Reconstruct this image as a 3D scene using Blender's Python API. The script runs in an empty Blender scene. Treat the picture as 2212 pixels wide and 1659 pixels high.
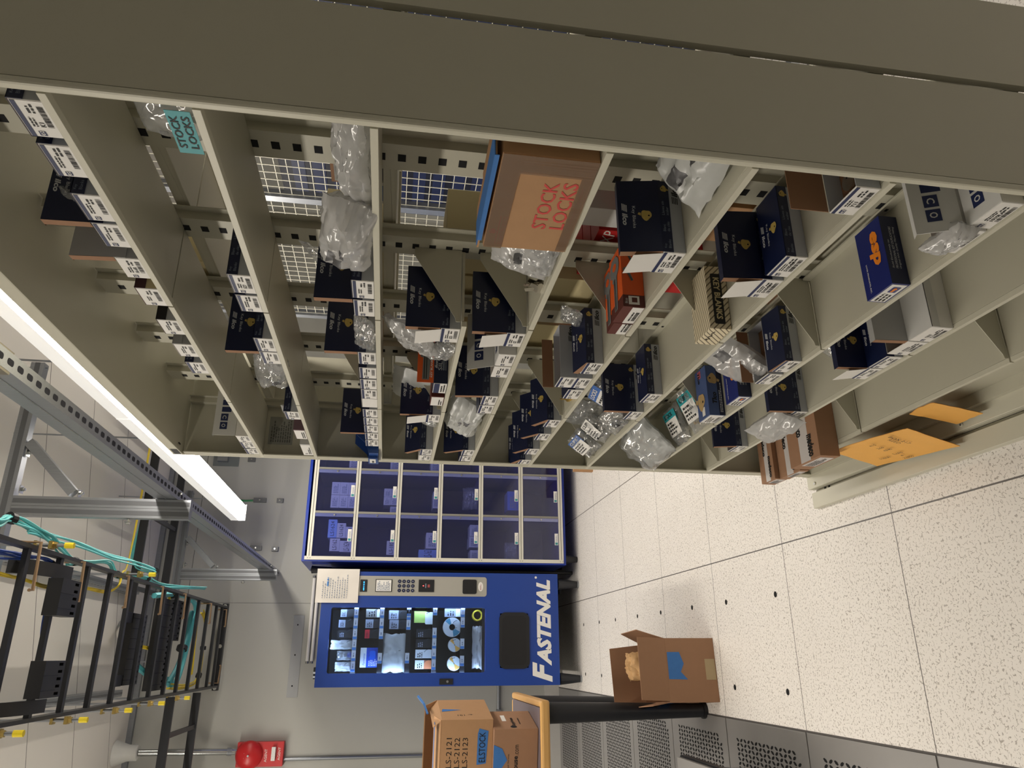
import bpy, bmesh, math, random
from mathutils import Vector, Matrix, noise
C = bpy.context.scene.collection
SC = bpy.context.scene
PI = math.pi

# ------------------------------------------------------------------ helpers
def s2l(c):
    c = c / 255.0
    return c / 12.92 if c <= 0.04045 else ((c + 0.055) / 1.055) ** 2.4
def rgb(r, g, b): return (s2l(r), s2l(g), s2l(b), 1.0)

MATS = {}
def mat(name, col, rough=0.55, metal=0.0, var=0.06, scale=14.0, bump=0.0, bscale=120.0, spec=0.5, emit=0.0, ecol=None, coat=0.0, aniso=None):
    if name in MATS: return MATS[name]
    m = bpy.data.materials.new(name); m.use_nodes = True
    nt = m.node_tree; b = nt.nodes['Principled BSDF']
    c = rgb(*col)
    b.inputs['Roughness'].default_value = rough
    b.inputs['Metallic'].default_value = metal
    b.inputs['Specular IOR Level'].default_value = spec
    if coat: b.inputs['Coat Weight'].default_value = coat
    if emit:
        b.inputs['Base Color'].default_value = c
        b.inputs['Emission Color'].default_value = rgb(*(ecol or col)); b.inputs['Emission Strength'].default_value = emit
    else:
        tc = nt.nodes.new('ShaderNodeTexCoord'); n = nt.nodes.new('ShaderNodeTexNoise')
        n.inputs['Scale'].default_value = scale; n.inputs['Detail'].default_value = 4
        if aniso:
            mp = nt.nodes.new('ShaderNodeMapping'); mp.inputs['Scale'].default_value = aniso
            nt.links.new(tc.outputs['Object'], mp.inputs['Vector']); nt.links.new(mp.outputs['Vector'], n.inputs['Vector'])
        else:
            nt.links.new(tc.outputs['Object'], n.inputs['Vector'])
        mx = nt.nodes.new('ShaderNodeMixRGB'); mx.inputs[1].default_value = tuple(max(0, x * (1 - var)) for x in c[:3]) + (1,)
        mx.inputs[2].default_value = tuple(min(1, x * (1 + var)) for x in c[:3]) + (1,)
        nt.links.new(n.outputs['Fac'], mx.inputs[0]); nt.links.new(mx.outputs[0], b.inputs['Base Color'])
        if bump:
            n2 = nt.nodes.new('ShaderNodeTexNoise'); n2.inputs['Scale'].default_value = bscale; n2.inputs['Detail'].default_value = 3
            nt.links.new(tc.outputs['Object'], n2.inputs['Vector'])
            bp = nt.nodes.new('ShaderNodeBump'); bp.inputs['Strength'].default_value = bump; bp.inputs['Distance'].default_value = 0.004
            nt.links.new(n2.outputs['Fac'], bp.inputs['Height']); nt.links.new(bp.outputs['Normal'], b.inputs['Normal'])
    MATS[name] = m
    return m

def film(name, col, trans=0.6, rough=0.12, gloss=0.18, tint=(255, 255, 255)):
    """thin plastic film: part see-through, part milky, part shiny"""
    if name in MATS: return MATS[name]
    m = bpy.data.materials.new(name); m.use_nodes = True; nt = m.node_tree
    for n in list(nt.nodes): nt.nodes.remove(n)
    out = nt.nodes.new('ShaderNodeOutputMaterial')
    tr = nt.nodes.new('ShaderNodeBsdfTransparent'); tr.inputs['Color'].default_value = rgb(*tint)
    df = nt.nodes.new('ShaderNodeBsdfDiffuse'); df.inputs['Color'].default_value = rgb(*col)
    tl = nt.nodes.new('ShaderNodeBsdfTranslucent'); tl.inputs['Color'].default_value = rgb(*col)
    gl = nt.nodes.new('ShaderNodeBsdfGlossy'); gl.inputs['Roughness'].default_value = rough
    a = nt.nodes.new('ShaderNodeMixShader'); a.inputs[0].default_value = 0.35
    nt.links.new(df.outputs[0], a.inputs[1]); nt.links.new(tl.outputs[0], a.inputs[2])
    bm_ = nt.nodes.new('ShaderNodeMixShader'); bm_.inputs[0].default_value = trans
    nt.links.new(a.outputs[0], bm_.inputs[1]); nt.links.new(tr.outputs[0], bm_.inputs[2])
    lw = nt.nodes.new('ShaderNodeLayerWeight'); lw.inputs['Blend'].default_value = 0.25
    mr = nt.nodes.new('ShaderNodeMath'); mr.operation = 'MULTIPLY_ADD'; mr.inputs[1].default_value = 0.6; mr.inputs[2].default_value = gloss * 0.5
    nt.links.new(lw.outputs['Fresnel'], mr.inputs[0])
    c_ = nt.nodes.new('ShaderNodeMixShader'); nt.links.new(mr.outputs[0], c_.inputs[0])
    nt.links.new(bm_.outputs[0], c_.inputs[1]); nt.links.new(gl.outputs[0], c_.inputs[2])
    nt.links.new(c_.outputs[0], out.inputs[0])
    MATS[name] = m
    return m

TXT = {}
def text_geo(s, shear, bold):
    k = (s, shear, bold)
    if k in TXT: return TXT[k]
    cu = bpy.data.curves.new('t', 'FONT'); cu.body = s; cu.size = 1.0; cu.resolution_u = 2; cu.shear = shear; cu.offset = bold
    o = bpy.data.objects.new('t', cu); C.objects.link(o)
    bpy.context.view_layer.update()
    me = o.to_mesh()
    vs = [(v.co.x, v.co.y) for v in me.vertices]; fs = [tuple(p.vertices) for p in me.polygons]
    o.to_mesh_clear(); bpy.data.objects.remove(o); bpy.data.curves.remove(cu)
    if vs:
        x0 = min(v[0] for v in vs); y0 = min(v[1] for v in vs); x1 = max(v[0] for v in vs); y1 = max(v[1] for v in vs)
    else: x0 = y0 = 0; x1 = y1 = 1
    TXT[k] = (vs, fs, x0, y0, x1, y1)
    return TXT[k]

class M:
    def __init__(s): s.v = []; s.f = []; s.mi = []; s.mats = []
    def k(s, m):
        if m not in s.mats: s.mats.append(m)
        return s.mats.index(m)
    def poly(s, pts, m):
        b = len(s.v); s.v += [tuple(p) for p in pts]; s.f.append(tuple(range(b, b + len(pts)))); s.mi.append(s.k(m))
    def raw(s, vs, fs, m):
        b = len(s.v); s.v += [tuple(p) for p in vs]; i = s.k(m)
        for f in fs: s.f.append(tuple(b + j for j in f)); s.mi.append(i)
    def box(s, x0, x1, y0, y1, z0, z1, m, T=None):
        vs = [(x, y, z) for x in (x0, x1) for y in (y0, y1) for z in (z0, z1)]
        if T: vs = [tuple(T @ Vector(p)) for p in vs]
        s.raw(vs, [(0, 1, 3, 2), (4, 6, 7, 5), (0, 4, 5, 1), (2, 3, 7, 6), (0, 2, 6, 4), (1, 5, 7, 3)], m)
    def rbox(s, x0, x1, y0, y1, z0, z1, r, m, axis='x', n=4, T=None):
        """box with rounded corners in the plane normal to axis"""
        A = {'x': ((y0, y1), (z0, z1), (x0, x1)), 'y': ((x0, x1), (z0, z1), (y0, y1)), 'z': ((x0, x1), (y0, y1), (z0, z1))}[axis]
        (a0, a1), (b0, b1), (c0, c1) = A
        pts = []
        for (ca, cb, t0) in ((a1 - r, b1 - r, 0), (a0 + r, b1 - r, 1), (a0 + r, b0 + r, 2), (a1 - r, b0 + r, 3)):
            for i in range(n + 1):
                t = (t0 + i / n) * PI / 2
                pts.append((ca + r * math.cos(t), cb + r * math.sin(t)))
        def P(a, b, c): return {'x': (c, a, b), 'y': (a, c, b), 'z': (a, b, c)}[axis]
        N = len(pts); vs = [P(a, b, c0) for a, b in pts] + [P(a, b, c1) for a, b in pts]
        if T: vs = [tuple(T @ Vector(p)) for p in vs]
        s.raw(vs, [tuple(range(N)), tuple(range(2 * N - 1, N - 1, -1))] + [(i, (i + 1) % N, N + (i + 1) % N, N + i) for i in range(N)], m)
    def prism(s, pts, vec, m):
        N = len(pts); vec = Vector(vec)
        vs = [tuple(p) for p in pts] + [tuple(Vector(p) + vec) for p in pts]
        s.raw(vs, [tuple(range(N)), tuple(range(2 * N - 1, N - 1, -1))] + [(i, (i + 1) % N, N + (i + 1) % N, N + i) for i in range(N)], m)
    def cyl(s, p0, p1, r0, r1, m, n=16, caps=True):
        p0 = Vector(p0); p1 = Vector(p1); d = (p1 - p0).normalized()
        a = d.orthogonal().normalized(); b = d.cross(a)
        vs = []
        for p, r in ((p0, r0), (p1, r1)):
            for i in range(n):
                t = 2 * PI * i / n; vs.append(tuple(p + a * (r * math.cos(t)) + b * (r * math.sin(t))))
        fs = [(i, (i + 1) % n, n + (i + 1) % n, n + i) for i in range(n)]
        if caps: fs += [tuple(range(n - 1, -1, -1)), tuple(range(n, 2 * n))]
        s.raw(vs, fs, m)
    def lathe(s, p, axis, prof, m, n=24):
        """prof: list of (distance along axis, radius)"""
        p = Vector(p); d = Vector(axis).normalized(); a = d.orthogonal().normalized(); b = d.cross(a)
        vs = []
        for h, r in prof:
            for i in range(n):
                t = 2 * PI * i / n; vs.append(tuple(p + d * h + a * (r * math.cos(t)) + b * (r * math.sin(t))))
        fs = []
        for j in range(len(prof) - 1):
            for i in range(n): fs.append((j * n + i, j * n + (i + 1) % n, (j + 1) * n + (i + 1) % n, (j + 1) * n + i))
        s.raw(vs, fs, m)
    def tube(s, pts, r, m, n=8):
        pts = [Vector(p) for p in pts]; N = len(pts); vs = []; fs = []
        up = None
        for i, p in enumerate(pts):
            d = ((pts[min(i + 1, N - 1)] - pts[max(i - 1, 0)])).normalized()
            if up is None: up = d.orthogonal().normalized()
            up = (up - d * up.dot(d)).normalized(); b = d.cross(up)
            rr = r[i] if isinstance(r, (list, tuple)) else r
            for k in range(n):
                t = 2 * PI * k / n; vs.append(tuple(p + up * (rr * math.cos(t)) + b * (rr * math.sin(t))))
        for i in range(N - 1):
            for k in range(n): fs.append((i * n + k, i * n + (k + 1) % n, (i + 1) * n + (k + 1) % n, (i + 1) * n + k))
        fs += [tuple(range(n - 1, -1, -1)), tuple(range((N - 1) * n, N * n))]
        s.raw(vs, fs, m)
    def disc(s, c, nrm, r, m, n=16, rb=None, udir=None):
        c = Vector(c); d = Vector(nrm).normalized(); a = Vector(udir).normalized() if udir else d.orthogonal().normalized(); b = d.cross(a)
        rb = rb or r
        s.poly([c + a * (r * math.cos(2 * PI * i / n)) + b * (rb * math.sin(2 * PI * i / n)) for i in range(n)], m)
    def text(s, t, o, u, v, m, h, w=None, shear=0.0, bold=0.0, center=False, lift=0.0005):
        vs, fs, x0, y0, x1, y1 = text_geo(t, shear, bold)
        u = Vector(u).normalized(); v = Vector(v).normalized(); nn = u.cross(v); o = Vector(o) + nn * lift
        sy = h / (y1 - y0); sx = sy if w is None else w / (x1 - x0)
        off = -(x1 - x0) * sx / 2 if center else 0
        s.raw([tuple(o + u * ((a - x0) * sx + off) + v * ((b - y0) * sy)) for a, b in vs], fs, m)
        return (x1 - x0) * sx
    def rect(s, o, u, v, a0, a1, b0, b1, m, lift=0.0004):
        u = Vector(u).normalized(); v = Vector(v).normalized(); o = Vector(o) + u.cross(v) * lift
        s.poly([o + u * a0 + v * b0, o + u * a1 + v * b0, o + u * a1 + v * b1, o + u * a0 + v * b1], m)
    def bars(s, o, u, v, a0, a1, b0, b1, m, seed=0, n=16, lift=0.0005):
        rnd = random.Random(seed); x = a0; w = (a1 - a0) / n
        while x < a1 - w * 0.3:
            t = w * rnd.choice((0.3, 0.45, 0.7)); s.rect(o, u, v, x, min(x + t, a1), b0, b1, m, lift); x += t + w * rnd.choice((0.35, 0.5, 0.6))
    def lines(s, o, u, v, a0, a1, b0, b1, m, rows=3, seed=0, fill=0.55, lift=0.0005):
        """rows of word-like strokes, text too small to read"""
        rnd = random.Random(seed); dh = (b1 - b0) / rows
        for r in range(rows):
            x = a0; y = b1 - (r + 1) * dh + dh * (1 - fill) / 2; end = a0 + (a1 - a0) * rnd.uniform(0.6, 1.0)
            while x < end:
                w = rnd.uniform(0.8, 3.0) * dh * fill; s.rect(o, u, v, x, min(x + w, end), y, y + dh * fill, m, lift); x += w + dh * 0.35
    def mesh(s, name, smooth=False, bevel=0.0, recalc=True, solid=0.0):
        me = bpy.data.meshes.new(name); me.from_pydata(s.v, [], s.f); me.update()
        for m in s.mats: me.materials.append(m)
        for p, i in zip(me.polygons, s.mi): p.material_index = i
        bm = bmesh.new(); bm.from_mesh(me)
        if smooth: bmesh.ops.remove_doubles(bm, verts=bm.verts, dist=1e-6)
        if bevel:
            bmesh.ops.remove_doubles(bm, verts=bm.verts, dist=1e-7)
            es = [e for e in bm.edges if len(e.link_faces) == 2 and e.calc_face_angle(0) > 0.6]
            bmesh.ops.bevel(bm, geom=es, offset=bevel, segments=2, affect='EDGES', profile=0.5, clamp_overlap=True)
        bm.to_mesh(me); bm.free()
        if smooth:
            for p in me.polygons: p.use_smooth = True
            try: me.set_sharp_from_angle(angle=0.7)
            except Exception: pass
        return me
    def build(s, name, parent=None, loc=None, **kw):
        o = bpy.data.objects.new(name, s.mesh(name, **kw)); C.objects.link(o)
        if parent: o.parent = parent
        if loc: o.location = loc
        return o

def tag(o, label=None, cat=None, group=None, kind=None):
    if label: o['label'] = label
    if cat: o['category'] = cat
    if group: o['group'] = group
    if kind: o['kind'] = kind
    return o
def empty(name, loc, label, cat, group=None, rz=0.0):
    o = bpy.data.objects.new(name, None); o.empty_display_size = 0.02; C.objects.link(o)
    o.location = loc; o.rotation_euler = (0, 0, rz)
    return tag(o, label, cat, group)
def inst(name, me, parent=None, loc=None, rot=None):
    o = bpy.data.objects.new(name, me); C.objects.link(o)
    if parent: o.parent = parent
    if loc: o.location = loc
    if rot: o.rotation_euler = rot
    return o
def struct(o): o['kind'] = 'structure'; return o

# ------------------------------------------------------------------ camera
R_ = [(0.9363695732829946, -0.34696335921544, 0.05318317019283473),
      (0.004198275177090226, 0.1625714167594924, 0.9866878477706861),
      (0.35099059348558037, 0.9236812013972943, -0.15368357579745182)]
cam_d = bpy.data.cameras.new('camera'); cam = bpy.data.objects.new('camera', cam_d); C.objects.link(cam)
rt, up, fw = Vector(R_[0]), Vector(R_[1]), Vector(R_[2])
m3 = Matrix((-up, rt, -fw)).transposed()
cam.matrix_world = Matrix.Translation((-0.37184402, -1.83582969, 1.38659463)) @ m3.to_4x4()
cam_d.sensor_fit = 'HORIZONTAL'; cam_d.sensor_width = 36.0; cam_d.lens = 1565.33 / 2212 * 36.0
cam_d.clip_start = 0.02; cam_d.clip_end = 60
SC.camera = cam
SC.view_settings.view_transform = 'Standard'; SC.view_settings.look = 'None'; SC.view_settings.gamma = 1; SC.view_settings.exposure = 0.0
SC.view_settings.use_curve_mapping = False
SC.cycles.max_bounces = 10; SC.cycles.transparent_max_bounces = 16; SC.cycles.sample_clamp_indirect = 6

w = bpy.data.worlds.new('room_air'); SC.world = w; w.use_nodes = True
w.node_tree.nodes['Background'].inputs[0].default_value = (0.9, 0.95, 1, 1); w.node_tree.nodes['Background'].inputs[1].default_value = 0.02

# ------------------------------------------------------------------ materials
putty = mat('putty_enamel', (188, 185, 168), 0.42, var=0.02, bump=0.02, bscale=400)
putty2 = mat('putty_enamel_edge', (202, 199, 182), 0.4, var=0.02)
black = mat('black_ink', (18, 18, 20), 0.6, var=0.02)
darkhole = mat('dark_recess', (12, 13, 16), 0.9, var=0.1)
navy = mat('navy_card', (17, 27, 62), 0.38, var=0.10, scale=30)
navyprint = mat('navy_print', (25, 38, 82), 0.5, var=0.05)
white = mat('white_label', (232, 230, 226), 0.5, var=0.02)
silverink = mat('silver_ink', (205, 208, 214), 0.4, var=0.03)
greytext = mat('grey_ink', (130, 140, 158), 0.5, var=0.03)
gold = mat('gold_print', (196, 170, 92), 0.45, var=0.25, scale=180)
kraft = mat('kraft_inside', (150, 112, 84), 0.8, var=0.06)
traygrey = mat('pale_grey_card', (178, 182, 190), 0.55, var=0.04)
greycard = mat('grey_card', (166, 166, 166), 0.5, var=0.03)
cardboard = mat('cardboard', (176, 136, 98), 0.82, var=0.05, scale=40, bump=0.05, bscale=200)
cardboard2 = mat('cardboard_dark', (158, 120, 92), 0.82, var=0.05, scale=40, bump=0.05, bscale=200)
blutape = mat('blue_masking_tape', (58, 116, 186), 0.65, var=0.08, scale=60, bump=0.1, bscale=150)
steel = mat('galvanised_steel', (158, 162, 168), 0.36, 0.85, var=0.14, scale=9, aniso=(30, 30, 1.5))
chrome = mat('zinc_bolt', (190, 192, 192), 0.25, 0.95, var=0.05)
blk_metal = mat('black_powder_coat', (30, 32, 38), 0.42, 0.0, var=0.1)
blk_plastic = mat('black_plastic', (24, 25, 29), 0.45, var=0.05)
yellowcap = mat('yellow_vinyl', (238, 214, 40), 0.4, var=0.03)
yellowwire = mat('yellow_cable', (232, 206, 60), 0.45, var=0.04)
aqua = mat('aqua_cable', (108, 206, 208), 0.42, var=0.06)
teal = mat('teal_cable', (62, 140, 148), 0.4, var=0.06)
bluewire = mat('blue_cable', (32, 70, 160), 0.45, var=0.08)
clear = film('clear_film', (225, 228, 230), 0.74, 0.10, 0.22)
milky = film('milky_film', (228, 228, 228), 0.28, 0.18, 0.16)
milky2 = film('white_poly_film', (226, 228, 226), 0.10, 0.3, 0.10)
silverkey = mat('nickel_key', (178, 172, 158), 0.28, 0.9, var=0.15, scale=90)
brass = mat('brass_key', (196, 164, 84), 0.28, 0.9, var=0.15, scale=90)
red = mat('red_card', (196, 40, 40), 0.5, var=0.04)
cream = mat('cream_card', (206, 192, 150), 0.7, var=0.03)
# ------------------------------------------------------------------ room shell
T = 0.6096
def floor_mat():
    m = bpy.data.materials.new('speckled_floor_tile'); m.use_nodes = True; nt = m.node_tree; b = nt.nodes['Principled BSDF']
    L = nt.links.new; N = nt.nodes.new
    tc = N('ShaderNodeTexCoord')
    vo = N('ShaderNodeTexVoronoi'); vo.feature = 'DISTANCE_TO_EDGE'; vo.inputs['Scale'].default_value = 100
    wn = N('ShaderNodeTexNoise'); wn.inputs['Scale'].default_value = 60; wn.inputs['Detail'].default_value = 1
    ad = N('ShaderNodeVectorMath'); ad.operation = 'MULTIPLY_ADD'; ad.inputs[1].default_value = (0.02, 0.02, 0.02)
    L(tc.outputs['Object'], wn.inputs['Vector']); L(wn.outputs['Color'], ad.inputs[0]); L(tc.outputs['Object'], ad.inputs[2]); L(ad.outputs[0], vo.inputs['Vector'])
    e = N('ShaderNodeMath'); e.operation = 'LESS_THAN'; e.inputs[1].default_value = 0.055; L(vo.outputs['Distance'], e.inputs[0])
    n2 = N('ShaderNodeTexNoise'); n2.inputs['Scale'].default_value = 130; n2.inputs['Detail'].default_value = 0; L(tc.outputs['Object'], n2.inputs['Vector'])
    g = N('ShaderNodeMath'); g.operation = 'GREATER_THAN'; g.inputs[1].default_value = 0.54; L(n2.outputs['Fac'], g.inputs[0])
    mu = N('ShaderNodeMath'); mu.operation = 'MULTIPLY'; L(e.outputs[0], mu.inputs[0]); L(g.outputs[0], mu.inputs[1])
    n3 = N('ShaderNodeTexNoise'); n3.inputs['Scale'].default_value = 3; L(tc.outputs['Object'], n3.inputs['Vector'])
    c0 = N('ShaderNodeMixRGB'); c0.inputs[1].default_value = rgb(231, 226, 220); c0.inputs[2].default_value = rgb(240, 236, 231); L(n3.outputs['Fac'], c0.inputs[0])
    c1 = N('ShaderNodeMixRGB'); c1.inputs[2].default_value = rgb(172, 165, 158); L(mu.outputs[0], c1.inputs[0]); L(c0.outputs[0], c1.inputs[1])
    # joints between the 610 mm tiles
    sp = N('ShaderNodeSeparateXYZ'); L(tc.outputs['Object'], sp.inputs[0])
    js = []
    for ax in ('X', 'Y'):
        a = N('ShaderNodeMath'); a.operation = 'DIVIDE'; a.inputs[1].default_value = T; L(sp.outputs[ax], a.inputs[0])
        f = N('ShaderNodeMath'); f.operation = 'ROUND'; L(a.outputs[0], f.inputs[0])
        d = N('ShaderNodeMath'); d.operation = 'SUBTRACT'; L(a.outputs[0], d.inputs[0]); L(f.outputs[0], d.inputs[1])
        ab = N('ShaderNodeMath'); ab.operation = 'ABSOLUTE'; L(d.outputs[0], ab.inputs[0])
        lt = N('ShaderNodeMath'); lt.operation = 'LESS_THAN'; lt.inputs[1].default_value = 0.0036 if ax == 'X' else 0.0026; L(ab.outputs[0], lt.inputs[0]); js.append(lt)
    mxj = N('ShaderNodeMath'); mxj.operation = 'MAXIMUM'; L(js[0].outputs[0], mxj.inputs[0]); L(js[1].outputs[0], mxj.inputs[1])
    c2 = N('ShaderNodeMixRGB'); c2.inputs[2].default_value = rgb(92, 88, 84); L(mxj.outputs[0], c2.inputs[0]); L(c1.outputs[0], c2.inputs[1])
    L(c2.outputs[0], b.inputs['Base Color']); b.inputs['Roughness'].default_value = 0.42
    return m
fl = M(); fm = floor_mat()
fl.poly([(-T, -3, 0), (3.6, -3, 0), (3.6, 4.3, 0), (-T, 4.3, 0)], fm)
perfm = mat('grey_metal_tile', (150, 148, 146), 0.45, 0.25, var=0.06, scale=6)
fl.poly([(-3.2, -3, 0), (-T, -3, 0), (-T, 4.3, 0), (-3.2, 4.3, 0)], perfm)
for x in (-0.168, -0.494):
    for y in (0.70, 1.11, 1.47, 1.88, 2.25, 2.67, 3.03, 3.435):
        fl.disc((x, y, 0.0006), (0, 0, 1), 0.011, darkhole, 12)
seam = mat('tile_joint', (84, 80, 78), 0.8)
fl.box(-T - 0.003, -T + 0.003, -3, 4.3, -0.01, 0.0006, seam)
struct(fl.build('floor'))
# perforated airflow panels, each its own lift-out tile
def perf_tile():
    b = M(); g = 0.0035
    b.box(g, T - g, g, T - g, 0.0008, 0.0035, perfm)
    px, py = 0.0165, 0.030
    nx = int((T - 0.13) / px); ny = int((T - 0.10) / py)
    for j in range(ny):
        for i in range(nx):
            cx = 0.065 + (i + 0.5) * px; cy = 0.05 + (j + 0.5) * py
            if (cx < 0.10 or cx > T - 0.10) and (cy < 0.085 or cy > T - 0.085): continue
            s_ = 1 if (i + j) % 2 else -1; a, c = 0.0125, 0.0058
            pts = []
            for (p, q) in ((-1, 0), (-0.45, -0.9), (0.45, -0.9), (1, 0), (0.45, 0.9), (-0.45, 0.9)):
                X = p * a * 0.92; Y = q * c
                # leaf leaning alternately
                pts.append((cx + Y + s_ * X * 0.33, cy + X, 0.0039))
            b.poly(pts, darkhole)
    return b.mesh('perforated_floor_tile')
pm = perf_tile()
for j in range(0, 7):
    for i in range(0, 3):
        o = inst('perforated_floor_tile', pm, None, (-T * (i + 2), T * j, 0))
        tag(o, 'grey perforated airflow floor panel with leaf-shaped slots left of white tiles', 'floor panel', 'perforated airflow floor panels')
wallm = mat('grey_wall_paint', (176, 176, 170), 0.62, var=0.02, scale=3, bump=0.03, bscale=60)
ceilm = mat('white_ceiling_paint', (214, 210, 203), 0.7, var=0.02, scale=2)
groove = mat('wall_joint', (96, 96, 94), 0.7)
CZ = 3.17
W = M(); W.box(-3.2, 3.6, 4.30, 4.40, 0, CZ, wallm)
for z in (2.905,): W.box(-3.2, 3.6, 4.2985, 4.30, z, z + 0.004, groove)
for x in (-1.93, 0.02, 1.95): W.box(x, x + 0.0025, 4.2990, 4.30, 0, CZ, groove)
struct(W.build('wall_back'))
W = M(); W.box(-3.3, -3.2, -3, 4.4, 0, CZ, wallm); struct(W.build('wall_left'))
W = M(); W.box(3.6, 3.7, -3, 4.4, 0, CZ, wallm); struct(W.build('wall_right'))
W = M(); W.box(-3.3, 3.7, -3.1, -3, 0, CZ, wallm); struct(W.build('wall_front'))
W = M(); W.box(-3.3, 3.7, -3.1, 4.4, CZ, CZ + 0.08, ceilm)
for k in range(-6, 14): # skewed panel joints
    y = k * 0.61
    W.prism([(-3.2, y + 1.05, CZ), (-3.2, y + 1.053, CZ), (3.6, y - 1.357, CZ), (3.6, y - 1.36, CZ)], (0, 0, -0.001), groove)
struct(W.build('ceiling'))
W = M(); W.box(-3.2, 3.6, 4.284, 4.299, 0, 0.115, mat('grey_vinyl_base', (196, 194, 190), 0.5)); struct(W.build('baseboard_back'))

# ------------------------------------------------------------------ shelving unit
XF, XM, XB = 0.175, 0.338, 0.500
Y0, Y1 = -1.170, 0.316
YJ = [Y0, -0.672, -0.180, Y1]
SH = {'A': 1.774, 'B': 1.621, 'C': 1.434, 'D2': 1.283, 'D': 1.163, 'E': 0.982, 'F': 0.799, 'G': 0.592, 'H': 0.405, 'I': 0.180}
unit = empty('shelving_unit', (0.338, -0.43, 0), 'long putty-coloured double-sided steel shelving unit along the aisle', 'shelving')
UO = Vector((0.338, -0.43, 0))
def upart(b, name, **kw):
    b.v = [tuple(Vector(p) - UO) for p in b.v]
    return b.build(name, unit, **kw)
def panel(ya, yb, name):
    b = M()
    th = yb - ya
    for x0, x1 in ((XF, XM - 0.0012), (XM + 0.0012, XB)):
        b.box(x0 + 0.010, x1, ya, yb, 0.045, 2.02, putty)
    b.box(XM - 0.0012, XM + 0.0012, ya + 0.003, yb - 0.003, 0.045, 2.02, putty)
    upart(b, name)
    c = M(); c.box(XF, XF + 0.0098, ya - 0.001, yb + 0.001, 0.045, 2.02, putty2)
    if name == 'end_panel' and ya > 0: c.box(XF + 0.0005, XF + 0.006, ya - 0.024, ya - 0.0015, 0.045, 1.985, putty)
    upart(c, 'front_flange', bevel=0.003)
panel(Y0 - 0.010, Y0, 'end_panel'); panel(Y1, Y1 + 0.008, 'end_panel')
def shelf(z, ya, yb, x0=XF, x1=XM - 0.012, front=True):
    b = M(); yy0, yy1 = ya + 0.002, yb - 0.002
    b.box(x0 + 0.0105, x1, yy0, yy1, z - 0.0045, z, putty)
    b.box(x1 - 0.004, x1, yy0, yy1, z, z + 0.016, putty)              # rear lip
    b.box(x0, x0 + 0.010, yy0, yy1, z - 0.0095, z - 0.0003, putty2)
    for yc in ((ya + yb) / 2,): b.box(x1 - 0.0046, x1 - 0.0038, yc - 0.004, yc + 0.004, z + 0.005, z + 0.011, darkhole)
    upart(b, 'shelf', bevel=0.0012)
def rshelf(z, ya, yb):
    b = M(); yy0, yy1 = ya + 0.002, yb - 0.002
    b.box(XM + 0.014, XB - 0.0105, yy0, yy1, z - 0.0045, z, putty)
    b.box(XM + 0.014, XM + 0.018, yy0, yy1, z, z + 0.018, putty)
    b.box(XB - 0.010, XB, yy0, yy1, z - 0.0095, z, putty2)
    upart(b, 'shelf', bevel=0.0012)
for k, z in SH.items():
    for i in range(3):
        if k == 'D2' and i == 0: continue
        shelf(z, YJ[i], YJ[i + 1])
RZ = [1.76, 1.412, 1.163, 0.965, 0.775, 0.57, 0.38, 0.18]
for z in RZ:
    for i in range(3): rshelf(z, YJ[i], YJ[i + 1])
b = M(); b.box(XF, XB, Y0 + 0.001, Y1 - 0.001, 1.990, 1.993, putty); b.box(XF + 0.0005, XF + 0.0035, Y0 + 0.001, Y1 - 0.001, 1.9935, 2.018, putty2)
b.box(XF, XF + 0.03, Y1 - 0.055, Y1 - 0.002, 1.9935, 2.012, blk_plastic)
b.box(XF + 0.016, XF + 0.02, Y1 - 0.06, Y1 - 0.044, 1.9885, 1.9899, darkhole)
upart(b, 'top_panel')
# perforated columns
HP = 0.0305
for yc in [Y0 + 0.249 * i for i in range(7)]:
    b = M(); hw = 0.030
    ylo, yhi = max(yc - hw, Y0 + 0.001), min(yc + hw, Y1 - 0.001)
    x = XM - 0.009
    b.box(x, x + 0.0015, ylo, yhi, 0.05, 1.988, putty)
    if ylo > Y0 + 0.002:
        b.box(x + 0.0015, x + 0.0165, ylo, ylo + 0.0015, 0.05, 1.988, putty); b.box(x + 0.0150, x + 0.0165, ylo - 0.014, ylo, 0.05, 1.988, putty)
    if yhi < Y1 - 0.002:
        b.box(x + 0.0015, x + 0.0165, yhi - 0.0015, yhi, 0.05, 1.988, putty); b.box(x + 0.0150, x + 0.0165, yhi, yhi + 0.014, 0.05, 1.988, putty)
    z = 0.15
    while z < 1.97:
        ya_, yb_ = yc - 0.008, yc + 0.008
        if ya_ > ylo and yb_ < yhi: b.box(x - 0.0006, x + 0.0003, ya_, yb_, z - 0.006, z + 0.006, darkhole)
        z += HP
    upart(b, 'perforated_column')
# hooked divider plates
def divider(y, zs, h=0.088):
    b = M(); x1 = XM - 0.0105
    pts = [(x1, y, zs + 0.002), (XF + 0.008, y, zs + 0.002), (XF + 0.008, y, zs + 0.010), (XF + 0.016, y, zs + 0.012), (x1 - 0.016, y, zs + h), (x1, y, zs + h)]
    b.prism(pts, (0, 0.0012, 0), putty)
    upart(b, 'divider_plate')
for y, k in ((YJ[1], 'D2'), (YJ[1], 'D'), (YJ[1], 'E'), (YJ[1], 'F'), (YJ[1], 'G'), (YJ[1], 'I'), (YJ[2], 'D2'), (YJ[2], 'D'), (YJ[2], 'E'), (YJ[2], 'F'), (YJ[2], 'G'), (YJ[2], 'I'), (YJ[2], 'C'),
             (0.19, 'F'), (0.19, 'H'), (-0.06, 'D2'), (0.065, 'E')):
    divider(y + 0.0005, SH[k])
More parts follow.
